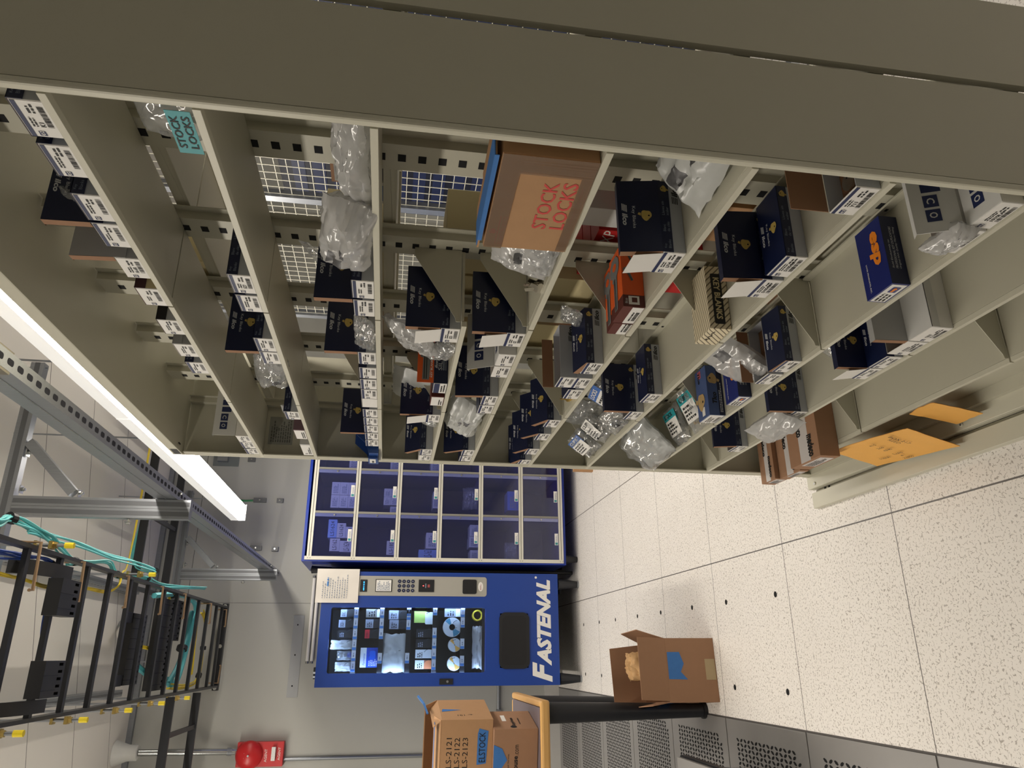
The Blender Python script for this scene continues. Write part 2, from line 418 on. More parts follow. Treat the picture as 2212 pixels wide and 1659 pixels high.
# kick plate and floor rail
b = M()
b.box(XF + 0.03, XF + 0.034, Y0, Y1, 0.045, 0.17, putty)
b.box(XF + 0.002, XB, Y0, Y1 + 0.02, 0.030, 0.0449, putty)
upart(b, 'kick_plate')
b = M()
b.box(0.137, XB, Y0 - 0.02, 0.345, 0.022, 0.030, putty2); b.box(0.137, 0.142, Y0 - 0.02, 0.345, 0.006, 0.0219, putty2)
b.box(0.076, 0.126, Y0 - 0.02, 0.345, 0.0, 0.020, putty2); b.box(0.1262, 0.1365, Y0 - 0.02, 0.34, 0.0, 0.006, putty)
for y in (0.30, -0.35, -0.95): b.cyl((0.150, y, 0.030), (0.150, y, 0.034), 0.006, 0.005, chrome, 10)
for y in (0.285, 0.262): b.disc((0.1315, y, 0.0066), (0, 0, 1), 0.006, darkhole, 10)
upart(b, 'floor_rail', bevel=0.0015)
# ------------------------------------------------------------------ key-blank boxes
BD, BW, BH = 0.122, 0.0595, 0.034
bluekeymat = mat('slate_blue_card', (72, 92, 140), 0.45, var=0.12, scale=25)
espblue = mat('royal_blue_card', (20, 36, 112), 0.35, var=0.05)
orangeink = mat('orange_ink', (246, 142, 34), 0.5, var=0.03)
STY = {  # lid colour, print colour, tray colour, inside
    'navy': (navy, silverink, traygrey, kraft), 'grey': (greycard, navyprint, greycard, kraft), 'white': (mat('white_card', (206, 206, 204), 0.5, var=0.02), navyprint, white, kraft),
    'black': (mat('black_card', (28, 26, 30), 0.4), mat('red_ink', (176, 36, 44), 0.5), traygrey, kraft), 'maroon': (mat('maroon_card', (70, 40, 46), 0.5), white, cream, kraft),
    'cream': (mat('ivory_card', (222, 214, 196), 0.6), black, mat('ivory_card', (222, 214, 196), 0.6), kraft)}
MC = {}
def tray_mesh(st, D=BD, W_=BW, H=BH, logo=True):
    k = ('tray', st, D, W_, H, logo)
    if k in MC: return MC[k]
    lid, ink, tr, ins = STY[st]; b = M(); t = 0.0009
    b.box(0, t, 0, W_, 0, H, white); b.box(D - t, D, 0, W_, 0, H, tr); b.box(t, D - t, 0, t, 0, H, tr); b.box(t, D - t, W_ - t, W_, 0, H, tr)
    b.box(t, D - t, t, W_ - t, 0, t, tr)
    b.poly([(t * 1.2, t * 1.2, 0.010), (D - t * 1.2, t * 1.2, 0.010), (D - t * 1.2, W_ - t * 1.2, 0.010), (t * 1.2, W_ - t * 1.2, 0.010)], ins)
    if logo and st == 'navy':
        o = Vector((0, 0, 0)); u = (1, 0, 0); v = (0, 0, 1)
        b.text('ilco', (D - 0.026, 0, 0.005), u, v, black, 0.0095, 0.022, shear=0.25, bold=0.04)
        for q in range(4): b.rect(o, u, v, D - 0.039 + q * 0.0004, D - 0.028 + q * 0.0008, 0.0055 + q * 0.0025, 0.0068 + q * 0.0025, black)
    MC[k] = b.mesh('tray'); return MC[k]
def key_icon(b, c, u, v, r, m=gold, hole=darkhole):
    c = Vector(c); u = Vector(u); v = Vector(v); n = u.cross(v)
    pts = []
    for i in range(22):
        t = 2 * PI * i / 22; q = 1 + 0.10 * math.cos(3 * t + 0.6) + 0.04 * math.cos(5 * t)
        pts.append(c + n * 0.0007 + u * (r * q * 1.05 * math.cos(t)) + v * (r * q * 0.92 * math.sin(t)))
    b.poly(pts, m)
    b.poly([c + n * 0.0007 + u * (-r * 0.5) + v * (-r * 0.95), c + n * 0.0007 + u * (r * 0.1) + v * (-r * 0.95), c + n * 0.0007 + u * (-r * 0.2) + v * (-r * 1.5), c + n * 0.0007 + u * (-r * 0.62) + v * (-r * 1.3)], m)
    b.disc(c + n * 0.0010 + v * (r * 0.45) + u * (r * 0.1), n, r * 0.17, hole, 8)
def lid_mesh(st, ang, D=BD, W_=BW, H=BH, title=True):
    k = ('lid', st, ang, D, W_, H, title)
    if k in MC: return MC[k]
    lidm, ink, tr, ins = STY[st]; b = M(); t = 0.0008; hz = H + 0.0016; sk = hz - 0.0165
    e = 0.0006
    b.box(-e * 0, D, -e - t, -e, sk, hz, lidm)                                          # near skirt
    th = math.radians(ang); cv, sv = math.cos(th), math.sin(th)
    o = Vector((0, -e - t, hz)); u = Vector((1, 0, 0)); v = Vector((0, cv, sv)); n = u.cross(v); Wd = W_ + 2 * (e + t)
    q = [o, o + u * D, o + u * D + v * Wd, o + v * Wd]
    b.raw([tuple(p) for p in q] + [tuple(p - n * t) for p in q], [(0, 1, 2, 3)], lidm)
    b.raw([tuple(p - n * t) for p in q], [(3, 2, 1, 0)], ins)
    b.raw([tuple(p) for p in q] + [tuple(p - n * t) for p in q], [(0, 4, 5, 1), (1, 5, 6, 2), (2, 6, 7, 3), (3, 7, 4, 0)], lidm)
    # skirts on the other three sides travel with the top
    for (a, c_) in ((o + v * Wd, u * D), (o + u * D, v * Wd), (o, v * Wd)):
        L_ = 0.0165 if (a - (o + v * Wd)).length < 1e-6 else (0.012 if ang > 1 else 0.0)
        if L_ == 0: continue
        p = [a, a + c_, a + c_ - n * L_, a - n * L_]
        off = (u if c_.normalized().dot(v) > 0.9 else v) * 0.0004
        b.raw([tuple(z_) for z_ in p], [(0, 1, 2, 3)], lidm); b.raw([tuple(z_ - off) for z_ in p], [(3, 2, 1, 0)], ins if ang > 1 else lidm)
    if st in ('navy', 'black'):
        U, V = -u, -v
        cx = o + u * (D * 0.5)
        b.text('ilco', cx + v * (Wd * 0.90) + U * -0.004 , U, V, ink, Wd * 0.13, D * 0.17, shear=0.22, bold=0.035) if st == 'navy' else b.text('TEY', cx + v * (Wd * .7), U, V, ink, Wd * 0.3, D * .3, bold=.03)
        if st == 'navy':
            for q_ in range(4): b.rect(cx + v * (Wd * 0.90) + u * 0.007, U, V, -0.014 + q_ * 0.0010, -0.002 + q_ * 0.0010, q_ * 0.0021 - 0.0002, q_ * 0.0021 + 0.0011, ink)
            if title: b.text('Key Blanks', cx + v * (Wd * 0.68) + u * 0.016, U, V, ink, Wd * 0.10, D * 0.31)
            key_icon(b, cx + v * (Wd * 0.33), U, V, Wd * 0.135)
            so = Vector((0, -e - t, sk)); zz = (0, 0, 1)
            for tx, a in ((('Key', 'Blanks'), 0.006), (('Blanc', 'de cl\u00e9s'), 0.034), (('Llaves sin', 'acabar'), 0.062)):
                b.text(tx[0], so + u * a + Vector((0, 0, 0.0092)), u, zz, greytext, 0.0042, len(tx[0]) * 0.0024); b.text(tx[1], so + u * a + Vector((0, 0, 0.0030)), u, zz, greytext, 0.0042, len(tx[1]) * 0.0024)
            key_icon(b, so + u * (D - 0.014) + Vector((0, 0, 0.0082)), u, (0, 0, 1), 0.0052)
    MC[k] = b.mesh('lid'); return MC[k]
def label_mesh(code, W_=BW, H=BH, band=True, seed=0):
    k = ('label', code, W_, H, band, seed)
    if k in MC: return MC[k]
    b = M(); o = Vector((0, W_, 0)); u = (0, -1, 0); v = (0, 0, 1)
    b.box(-0.0006, -0.0001, 0.0008, W_ - 0.0008, 0.0008, H - 0.0006, white)
    o = Vector((-0.0006, W_, 0))
    if band: b.rect(o, u, v, 0.001, W_ - 0.001, H - 0.0062, H - 0.0012, navyprint)
    b.rect(o, u, v, 0.003, 0.0105, 0.016, 0.0235, navyprint); b.text('ez', (o.x - 0.0002, o.y - 0.0042, 0.0175), u, v, white, 0.0042)
    b.lines(o, u, v, 0.018, 0.040, 0.0185, 0.0255, black, 2, seed)
    if code: b.text(code, (o.x, o.y - 0.018, 0.0115), u, v, black, 0.0056, bold=0.02)
    b.bars(o, u, v, 0.018, 0.052, 0.0032, 0.0098, black, seed, 18)
    b.lines(o, u, v, 0.040, 0.056, 0.0125, 0.022, black, 2, seed + 5)
    MC[k] = b.mesh('label'); return MC[k]
def flap_mesh(st):
    k = ('flap', st)
    if k in MC: return MC[k]
    b = M(); T_ = Matrix.Rotation(math.radians(-9), 4, 'Y')
    b.box(-0.0008, -0.0002, 0.003, BW - 0.003, 0, 0.046, white, T_)
    b.lines((-0.0008, 0.03, 0), (0, -1, 0), (0, 0, 1), -0.008, 0.008, 0.006, 0.013, greytext, 1, 3, lift=0.0006)
    MC[k] = b.mesh('tuck_flap'); return MC[k]
SNAME = {'A': 'top', 'B': 'second', 'C': 'third', 'D2': 'fourth', 'D': 'fifth', 'E': 'sixth', 'F': 'seventh', 'G': 'eighth', 'H': 'ninth', 'I': 'lowest'}
ORD = ['first', 'second', 'third', 'fourth', 'fifth', 'sixth', 'seventh', 'eighth', 'ninth', 'tenth', 'eleventh', 'twelfth', 'thirteenth', 'fourteenth', 'fifteenth', 'sixteenth']
CNT = {}
def keybox(sh, y, ang=0, st='navy', code='', flap=False, D=BD, W_=BW, H=BH, lid=True, dz=0.0, x=None, look=None, title=True, band=True, label=True, jit=0.0):
    CNT[sh] = CNT.get(sh, 0) + 1; i = CNT[sh]
    adj = {'navy': 'navy key-blank box', 'grey': 'plain grey key box', 'white': 'plain white key box', 'black': 'black key box with red lettering', 'maroon': 'maroon key box', 'cream': 'ivory key box'}[st]
    state = 'without lid' if not lid else ('with lid standing open' if ang > 60 else ('with lid half raised' if ang > 5 else 'shut'))
    if look: adj, state = look, ''
    lab = ' '.join((adj + ' ' + state).split()) + ', ' + ORD[i - 1] + ' along from camera end, ' + SNAME[sh] + ' shelf'
    e = empty('key_box', ((XF + 0.003 if x is None else x), y, SH[sh] + 0.0004 + dz), lab, 'box', 'key boxes on the ' + SNAME[sh] + ' shelf', jit)
    inst('tray', tray_mesh(st, D, W_, H), e)
    if lid: inst('lid', lid_mesh(st, ang, D, W_, H, title), e)
    if label:
        lo = inst('label', label_mesh(code, W_, H, band, (i * 7 + len(sh)) % 5), e); lo['label'] = 'white printed end label'
    if flap:
        f = inst('tuck_flap', flap_mesh(st), e, (-0.0002, 0, H)); f['label'] = 'white paper tuck flap'
    return e
# top shelf (A) -- order runs from the near end panel to the far one
keybox('A', -1.152, code='K1'); keybox('A', -1.079); keybox('A', -0.982); keybox('A', -0.915, 88)
keybox('A', -0.823, 86, 'grey', '16-6R', band=False)
keybox('A', -0.728, 0, 'maroon', band=False, look='maroon-ended box with cream label')
keybox('A', -0.611, 0, 'black', band=False); keybox('A', -0.505, 0, 'grey', band=False); keybox('A', -0.414)
# second shelf (B)
keybox('B', -0.796, 0, code='EZ7'); keybox('B', -0.728); keybox('B', -0.555, 0); keybox('B', -0.491, 87)
keybox('B', -0.122, 0, code='EZ7')
# third shelf (C)
keybox('C', -0.807, 0); keybox('C', -0.740, 88); keybox('C', -0.517, 88); keybox('C', -0.437); keybox('C', -0.370); keybox('C', -0.306); keybox('C', -0.243, 0, 'grey', label=False)
keybox('C', -0.168); keybox('C', -0.102); keybox('C', -0.036); keybox('C', 0.031, 88); keybox('C', 0.098)
# fourth shelf (short, starts at the second bay)
keybox('D2', -0.651, 88, code='EZ3', flap=True)
keybox('D2', -0.149, 87, flap=True); keybox('D2', 0.170, 42, code='EZ'); keybox('D2', 0.238, 0, 'white', band=False)
# fifth shelf (D)
keybox('D', -0.649, 88, code='EZ', flap=True)
keybox('D', -0.304, 84); keybox('D', -0.2395, 0)
keybox('D', 0.160, 55); keybox('D', 0.2265, 0)
# sixth shelf (E)
keybox('E', -0.964, 80, code='LF14', flap=True)
keybox('E', -0.532, 12, code='EZ'); keybox('E', -0.446, 0, lid=False); keybox('E', -0.446, 0, lid=False, dz=0.0346); keybox('E', -0.374, 0)
keybox('E', -0.152, 30); keybox('E', -0.031, 38); keybox('E', 0.120, 34); keybox('E', 0.245, 24)
# seventh shelf (F)
keybox('F', -1.152, 0, lid=False, code='Y11'); keybox('F', -0.981, 0, code='D1054LA'); keybox('F', -0.910, 84, code='D1054LA', flap=True)
keybox('F', -0.374, 0, code='EZ1'); keybox('F', -0.246, 88, label=True)
# eighth shelf (G)
keybox('G', -0.604, 4); keybox('G', -0.531, 0, lid=False)
# ninth shelf (H)
wb = dict(D=0.135, W_=0.062, H=0.042)
keybox('H', -0.793, 0, 'white', 'Y-2-BR', band=False, **wb); keybox('H', -0.728, 86, 'grey', 'Y-2-BR', band=False, **wb)
keybox('H', -0.655, 0); keybox('H', -0.592, 86, flap=True)
keybox('H', -0.307, 86); keybox('H', 0.005, 75, flap=False)
# printed white boxes with big navy lettering
def bigbox(sh, y, ang, lab, code='', W_=0.060, H=0.034, D=0.125):
    e = empty('key_box', (XF + 0.003, y, SH[sh] + 0.0004), lab, 'box', 'key boxes on the ' + SNAME[sh] + ' shelf')
    inst('tray', tray_mesh('white', D, W_, H, False), e)
    b = M(); hz = H + 0.001; th = math.radians(ang); o = Vector((0, -0.0012, hz)); u = Vector((1, 0, 0)); v = Vector((0, math.cos(th), math.sin(th))); n = u.cross(v)
    q = [o, o + u * D, o + u * D + v * W_, o + v * W_]; wc = STY['white'][0]
    b.raw([tuple(p) for p in q] + [tuple(p - n * 0.0012) for p in q], [(0, 1, 2, 3), (7, 6, 5, 4), (0, 4, 5, 1), (1, 5, 6, 2), (2, 6, 7, 3), (3, 7, 4, 0)], wc)
    p = [o + v * W_, o + v * W_ + u * D, o + v * W_ + u * D - n * 0.014, o + v * W_ - n * 0.014]; b.raw([tuple(z) for z in p], [(0, 1, 2, 3)], wc)
    U, V = -u, -v; s_ = D / 5.6; base = o + u * (D * 0.97) + v * (W_ * 0.72)
    def tile(i, hh, ch, wd=1.0, bb=0.0):
        b.rect(base, U, V, i * s_, (i + wd - 0.12) * s_, bb, hh, navyprint)
        if ch: b.text(ch, base + U * ((i + wd * 0.22) * s_) + V * (hh * 0.22) + n * 0.0003, U, V, wc, hh * 0.55, s_ * 0.42, bold=0.02)
    for q_ in range(3): b.rect(base, U, V, 0, s_ * 0.85, q_ * W_ * 0.15, (q_ + 0.62) * W_ * 0.15, navyprint)
    tile(1, W_ * 0.27, '', 0.8); tile(1, W_ * 0.40, '', 0.8, W_ * 0.30); tile(1.9, W_ * 0.42, '', 0.75); tile(2.75, W_ * 0.32, 'C'); tile(3.8, W_ * 0.32, 'O')
    b.build('lid', e)
    lo = inst('label', label_mesh(code, W_, H, False, 2), e); lo['label'] = 'white printed end label'
    return e
bigbox('A', 0.108, 88, 'tall grey lid box with big navy lettering, far end of top shelf', W_=0.058)
bigbox('D', -0.550, 0, 'white box with big navy lettering, shut, fifth shelf beside raised navy lid')
bigbox('D', -0.4855, 62, 'white box with big navy lettering, lid raised, fifth shelf second bay')
bigbox('G', -1.152, 0, 'white box with navy lettering, shut, against near end panel on eighth shelf', '1010LA')
bigbox('G', -1.0865, 66, 'white box with navy lettering, open lid with plastic sticking out, eighth shelf', '1003LA')
bigbox('H', -1.120, 0, 'white box with navy lettering against near end panel on ninth shelf', '')
keybox('A', 0.1695, 0); keybox('A', 0.2375, 0)
# smaller odd labels on the second shelf
def simple_box(name, sh, y, w_, h, d, m, lab, x=None, front=None, code='', z=None, cat='box', grp=None, extra=None, rz=0.0):
    e = empty(name, ((XF + 0.003 if x is None else x), y, (SH[sh] + 0.0004 if z is None else z)), lab, cat, grp, rz)
    b = M(); b.box(0, d, 0, w_, 0, h, m); b.build('body', e, bevel=0.0008)
    if front or code:
        c = M(); c.box(-0.0006, -0.0001, w_ * 0.04, w_ * 0.96, h * 0.05, h * 0.95, front or white); o = Vector((-0.0006, w_, 0)); u = (0, -1, 0); v = (0, 0, 1)
        if code: c.text(code, (-0.0006, w_ * 0.85, h * 0.52), u, v, black, h * 0.22, bold=0.02)
        c.lines(o, u, v, w_ * 0.15, w_ * 0.8, h * 0.12, h * 0.42, black, 2, len(lab) % 7)
        c.build('label', e)['label'] = 'printed end label'
    if extra: extra(e)
    return e
simple_box('carton', 'B', 0.030, 0.085, 0.030, 0.12, mat('plum_card', (110, 84, 92), 0.6), 'flat box under red strip on second shelf, far bay', front=white)
simple_box('carton', 'B', 0.170, 0.115, 0.028, 0.10, STY['white'][0], 'white box with torn end label, last on second shelf by far panel', front=white, code='EZ')
# far-panel sticker on the second shelf
b = M(); b.box(0.215, 0.300, Y1 - 0.0004, Y1 - 0.0001, 1.690, 1.760, mat('grey_sticker', (150, 150, 142), 0.5))
b.lines((0.222, Y1 - 0.0004, 1.695), (1, 0, 0), (0, 0, 1), 0, 0.07, 0, 0.06, mat('sticker_ink', (96, 96, 92), 0.6), 9, 3)
tag(b.build('sticker'), 'grey printed instruction sticker on inside of far end panel', 'sticker')
b = M(); b.disc((0.255, Y1 - 0.0005, 1.895), (0, -1, 0), 0.0062, white, 16); b.disc((0.255, Y1 - 0.0001, 1.895), (0, 1, 0), 0.0062, white, 16)
tag(b.build('dot_sticker'), 'round white dot sticker on far end panel above top shelf', 'sticker')
# third shelf: scribble on grey box, blue parts bin
def bin_blue():
    e = empty('parts_bin', (XF - 0.012, 0.176, SH['C'] + 0.0004), 'blue plastic stacking parts bin at far end of third shelf', 'bin')
    bm_ = mat('blue_bin_plastic', (34, 72, 138), 0.38, var=0.03); L_, Wb, H_ = 0.15, 0.125, 0.072; t = 0.003
    side = lambda y: [(0, y, 0.0), (L_, y, 0.0), (L_, y, H_), (0.06, y, H_), (0.028, y, 0.036), (0, y, 0.026)]
    b = M()
    b.prism(side(0), (0, t, 0), bm_); b.prism(side(Wb - t), (0, t, 0), bm_)
    b.box(0, L_, t, Wb - t, 0, t, bm_); b.box(L_ - t, L_, t, Wb - t, t, H_, bm_); b.box(0, t, t, Wb - t, t, 0.026, bm_)
    b.build('shell', e)
    b = M(); b.box(-0.008, -0.0001, 0.03, Wb - 0.03, 0.002, 0.028, bm_); b.build('card_holder', e)
    b = M(); b.box(-0.0086, -0.0081, 0.038, Wb - 0.045, 0.007, 0.024, white); b.lines((-0.0086, 0.075, 0.009), (0, -1, 0), (0, 0, 1), 0, 0.03, 0, 0.011, black, 1, 4); b.build('label', e)['label'] = 'white card label'
bin_blue()
# fourth shelf: orange / blue key boxes
dkgrey = mat('printed_key_grey', (122, 124, 124), 0.5, var=0.10, scale=80)
orange = mat('orange_card', (232, 96, 34), 0.45, var=0.04)
maroon2 = mat('maroon_ink', (92, 40, 34), 0.5, var=0.05)
def key_shape(b, o, u, v, L_, m, hole=orange):
    o = Vector(o); u = Vector(u); v = Vector(v); n = u.cross(v)
    prof = [(0, .10), (.55, .09), (.58, .16), (.66, .14), (.70, .24), (.82, .27), (.92, .22), (1.0, .13), (1.0, -.10), (.9, -.22), (.78, -.24), (.68, -.20), (.62, -.10), (.55, -.09), (0, -.06)]
    b.poly([o + n * 0.0006 + u * (p * L_) + v * (q * L_) for p, q in prof], m)
    b.poly([o + n * 0.0009 + u * ((.82 + .07 * math.cos(t)) * L_) + v * (.10 * math.sin(t) * L_) for t in [2 * PI * i / 12 for i in range(12)]], hole)
    for q in (0.045, -0.005): b.poly([o + n * 0.0009 + u * (.02 * L_) + v * (q * L_), o + n * 0.0009 + u * (.6 * L_) + v * (q * L_), o + n * 0.0009 + u * (.6 * L_) + v * ((q + .02) * L_), o + n * 0.0009 + u * (.02 * L_) + v * ((q + .02) * L_)], black)
def orange_box(loc, D, W_, H, lab, lean=0):
    e = empty('key_carton', loc, lab, 'box', 'orange key cartons')
    b = M(); b.box(0.0, D, 0, W_, 0, H, orange)
    b.box(-0.0003, 0.022, -0.0003, W_ + 0.0003, 0, H + 0.0003, maroon2)
    key_shape(b, (0.008, W_ * 0.52, H + 0.0003), (1, 0, 0), (0, 1, 0), D * 0.86, dkgrey)
    o = (0, -0.0003, 0)
    for a, c_ in ((0.05, 0.008), (0.09, 0.014)): key_shape(b, (a, -0.0003, H * 0.5), (0.9, 0, 0.42), (-0.42, 0, 0.9), 0.028, dkgrey)
    b.rect((0, -0.0003, 0), (1, 0, 0), (0, 0, 1), 0.004, 0.020, H * 0.25, H * 0.75, white); b.rect((0, -0.0006, 0), (1, 0, 0), (0, 0, 1), 0.008, 0.017, H * 0.35, H * 0.6, maroon2)
    b.text('ilco', (0.0055, -0.0006, H * 0.8), (1, 0, 0), (0, 0, 1), white, H * 0.13)
    b.build('carton', e)
    c = M(); c.box(-0.0010, -0.0004, 0.0015, W_ - 0.0015, 0.001, H * 0.55, white); c.bars((-0.0010, W_, 0), (0, -1, 0), (0, 0, 1), 0.012, 0.045, 0.003, H * 0.25, black, 3); c.lines((-0.0010, W_, 0), (0, -1, 0), (0, 0, 1), 0.012, 0.045, H * 0.28, H * 0.42, black, 1, 2)
    c.build('label', e)['label'] = 'white barcode label'
orange_box((XF + 0.004, -0.784, SH['E'] + 0.0004), 0.118, 0.064, 0.038, 'orange key carton with grey key picture, nearer of the pair on sixth shelf')
orange_box((XF + 0.004, -0.718, SH['E'] + 0.0004), 0.118, 0.045, 0.034, 'orange key carton with grey key picture, farther of the pair on sixth shelf')
def silver_box():
    e = empty('key_carton', (XF + 0.004, -0.368, SH['D2'] + 0.0004), 'navy carton lettered silver under standing orange flap on fourth shelf', 'box')
    b = M(); b.box(0, 0.122, 0, 0.062, 0, 0.030, navy)
    b.text('SILVER', (0.030, 0, 0.0125), (1, 0, 0), (0, 0, 1), silverink, 0.0085, 0.052); b.text('ilco', (0.034, 0, 0.0225), (1, 0, 0), (0, 0, 1), silverink, 0.006, 0.018, shear=.25, bold=.03)
    b.rect((0, 0, 0), (1, 0, 0), (0, 0, 1), 0.030, 0.082, 0.008, 0.0108, greytext); b.lines((0, 0, 0), (1, 0, 0), (0, 0, 1), 0.030, 0.085, 0.003, 0.0068, greytext, 2, 3)
    b.build('carton', e)
    c = M(); c.box(0, 0.118, -0.0008, 0, 0.0305, 0.066, orange); key_shape(c, (0.006, -0.0008, 0.046), (1, 0, 0), (0, 0, 1), 0.092, dkgrey)
    c.text('TRUECRAFT', (0.012, -0.0008, 0.0385), (1, 0, 0), (0, 0, 1), white, 0.003, 0.04, bold=.02); c.text('KEY BLANKS', (0.012, -0.0008, 0.0335), (1, 0, 0), (0, 0, 1), white, 0.004, 0.045, bold=.03)
    c.build('lid', e)['label'] = 'orange lid with grey key picture'
    c = M(); c.box(-0.0008, -0.0002, 0.001, 0.061, 0.001, 0.029, white); c.rect((-0.0008, 0.062, 0), (0, -1, 0), (0, 0, 1), 0.002, 0.06, 0.016, 0.028, navyprint); c.lines((-0.0008, 0.062, 0), (0, -1, 0), (0, 0, 1), 0.01, 0.055, 0.003, 0.014, black, 2, 5); c.build('label', e)['label'] = 'white and blue end label'
silver_box()
simple_box('key_carton', 'D2', -0.282, 0.063, 0.030, 0.11, maroon2, 'dark maroon carton with white end label next to silver carton', front=white)
# seventh shelf: striped key blanks carton
def striped(e_unused=None):
    sm = bpy.data.materials.new('pinstriped_card'); sm.use_nodes = True; nt = sm.node_tree; bb = nt.nodes['Principled BSDF']
    tc = nt.nodes.new('ShaderNodeTexCoord'); wv = nt.nodes.new('ShaderNodeTexWave'); wv.bands_direction = 'DIAGONAL'; wv.inputs['Scale'].default_value = 55; wv.inputs['Distortion'].default_value = 0.3
    nt.links.new(tc.outputs['Object'], wv.inputs['Vector']); cr = nt.nodes.new('ShaderNodeValToRGB'); cr.color_ramp.elements[0].color = rgb(120, 108, 88); cr.color_ramp.elements[0].position = 0.10
    cr.color_ramp.elements[1].color = rgb(226, 214, 184); cr.color_ramp.elements[1].position = 0.25
    nt.links.new(wv.outputs['Fac'], cr.inputs[0]); nt.links.new(cr.outputs[0], bb.inputs['Base Color']); bb.inputs['Roughness'].default_value = 0.7
    e = empty('key_carton', (XF + 0.002, -0.727, SH['F'] + 0.0004), 'cream pinstriped carton with black key blanks band on seventh shelf', 'box')
    b = M(); b.box(0, 0.128, 0, 0.071, 0, 0.041, sm); b.build('carton', e, bevel=0.0012)
    c = M(); c.rbox(0.010, 0.112, -0.0008, -0.0002, 0.011, 0.031, 0.003, black, 'y'); c.text('KEY BLANKS', (0.105, -0.0008, 0.0145), (1, 0, 0), (0, 0, 1), cream, 0.012, 0.085, bold=.03) if False else c.text('KEY BLANKS', (0.104, -0.0008, 0.027), (-1, 0, 0), (0, 0, -1), cream, 0.012, 0.085, bold=.03)
    c.build('band', e)['label'] = 'black band with cream capitals'
    c = M(); c.tube([(-0.0008, 0.050, 0.026), (-0.001, 0.046, 0.031), (-0.001, 0.042, 0.024), (-0.001, 0.036, 0.031), (-0.001, 0.030, 0.025), (-0.001, 0.022, 0.030), (-0.001, 0.012, 0.027)], 0.0006, black, 4); c.build('scrawl', e)['label'] = 'black marker scrawl'
striped()
# eighth shelf: royal blue lock-product cartons
def esp(y, lab, D=0.125, W_=0.064, H=0.032):
    e = empty('key_carton', (XF + 0.003, y, SH['G'] + 0.0004), lab, 'box', 'royal blue cartons')
    b = M(); b.box(0, D, 0, W_, 0, H, espblue); b.rect((0, 0, 0), (1, 0, 0), (0, 0, 1), 0, D, 0, H, navy)
    U, V = (-1, 0, 0), (0, -1, 0)
    b.text('esp', (D * 0.86, W_ * 0.58, H), U, V, orangeink, W_ * 0.40, D * 0.50, shear=0.15, bold=0.05)
    b.text('LOCK PRODUCTS, INC.', (D * 0.48, W_ * 0.80, H), U, V, white, W_ * 0.055, D * 0.42, bold=.02)
    for i, tx in enumerate(('Sold Exclusively to', 'PROFESSIONAL KEY DUPLICATORS', 'Original AAA Quality Micro Milling')):
        b.text(tx, (0.028, 0, H * 0.66 - i * H * 0.2), (1, 0, 0), (0, 0, 1), silverink, H * 0.13, D * (0.42, 0.62, 0.62)[i], shear=0.2)
    b.build('carton', e, bevel=0.0006)
    c = M(); c.box(-0.0006, -0.0001, 0.003, W_ - 0.003, 0.003, H - 0.003, white); c.rbox(-0.0010, -0.0006, 0.010, 0.028, 0.008, 0.022, 0.002, espblue, 'x'); c.text('esp', (-0.0010, 0.026, 0.012), (0, -1, 0), (0, 0, 1), orangeink, 0.007, 0.014, bold=.05)
    c.lines((-0.0006, W_, 0), (0, -1, 0), (0, 0, 1), 0.006, 0.032, 0.006, 0.026, black, 3, 2); c.build('label', e)['label'] = 'white end label with small orange logo'
esp(-0.929, 'royal blue carton with orange lettering, near bay of eighth shelf')
esp(-0.390, 'royal blue carton with orange lettering, middle bay of eighth shelf')
def slate():
    e = empty('key_carton', (XF + 0.003, -0.252, SH['G'] + 0.0004), 'slate blue carton printed with gold keys on eighth shelf', 'box')
    D, W_, H = 0.130, 0.064, 0.041; b = M(); b.box(0, D, 0, W_, 0, H, bluekeymat); b.rect((0, 0, 0), (1, 0, 0), (0, 0, 1), 0, D, 0, H * 0.35, navy)
    key_icon(b, (0.045, W_ * 0.6, H), (-1, 0, 0), (0, -1, 0), 0.021, mat('key_tan', (190, 160, 110), 0.45, var=.2, scale=90)); key_icon(b, (0.095, 0, H * 0.62), (1, 0, 0), (0, 0, 1), 0.013, mat('key_tan', (190, 160, 110), 0.45))
    b.text('Tlco', (D * 0.95, W_ * 0.75, H), (-1, 0, 0), (0, -1, 0), black, 0.013, 0.03, shear=.2, bold=.04); b.text('Tlco', (0.03, 0, 0.018), (1, 0, 0), (0, 0, 1), black, 0.012, 0.03, shear=.2, bold=.04)
    b.rect((0, 0, H), (-1, 0, 0), (0, -1, 0), -D * 0.97, -D * 0.82, -W_ * 0.72, -W_ * 0.45, mat('faded_red', (190, 90, 100), 0.5)); b.rect((0, 0, H), (-1, 0, 0), (0, -1, 0), -0.028, -0.006, -W_ * 0.6, -W_ * 0.35, white)
    b.lines((0, 0, 0), (1, 0, 0), (0, 0, 1), 0.008, 0.09, 0.004, 0.012, silverink, 2, 3)
    b.build('carton', e, bevel=0.001)
    c = M(); c.box(-0.0006, -0.0001, 0.002, W_ - 0.002, 0.002, H - 0.003, white); c.bars((-0.0006, W_, 0), (0, -1, 0), (0, 0, 1), 0.008, 0.05, 0.004, 0.012, black, 4); c.lines((-0.0006, W_, 0), (0, -1, 0), (0, 0, 1), 0.008, 0.05, 0.016, 0.032, black, 3, 2); c.build('label', e)['label'] = 'white barcode end'
slate()
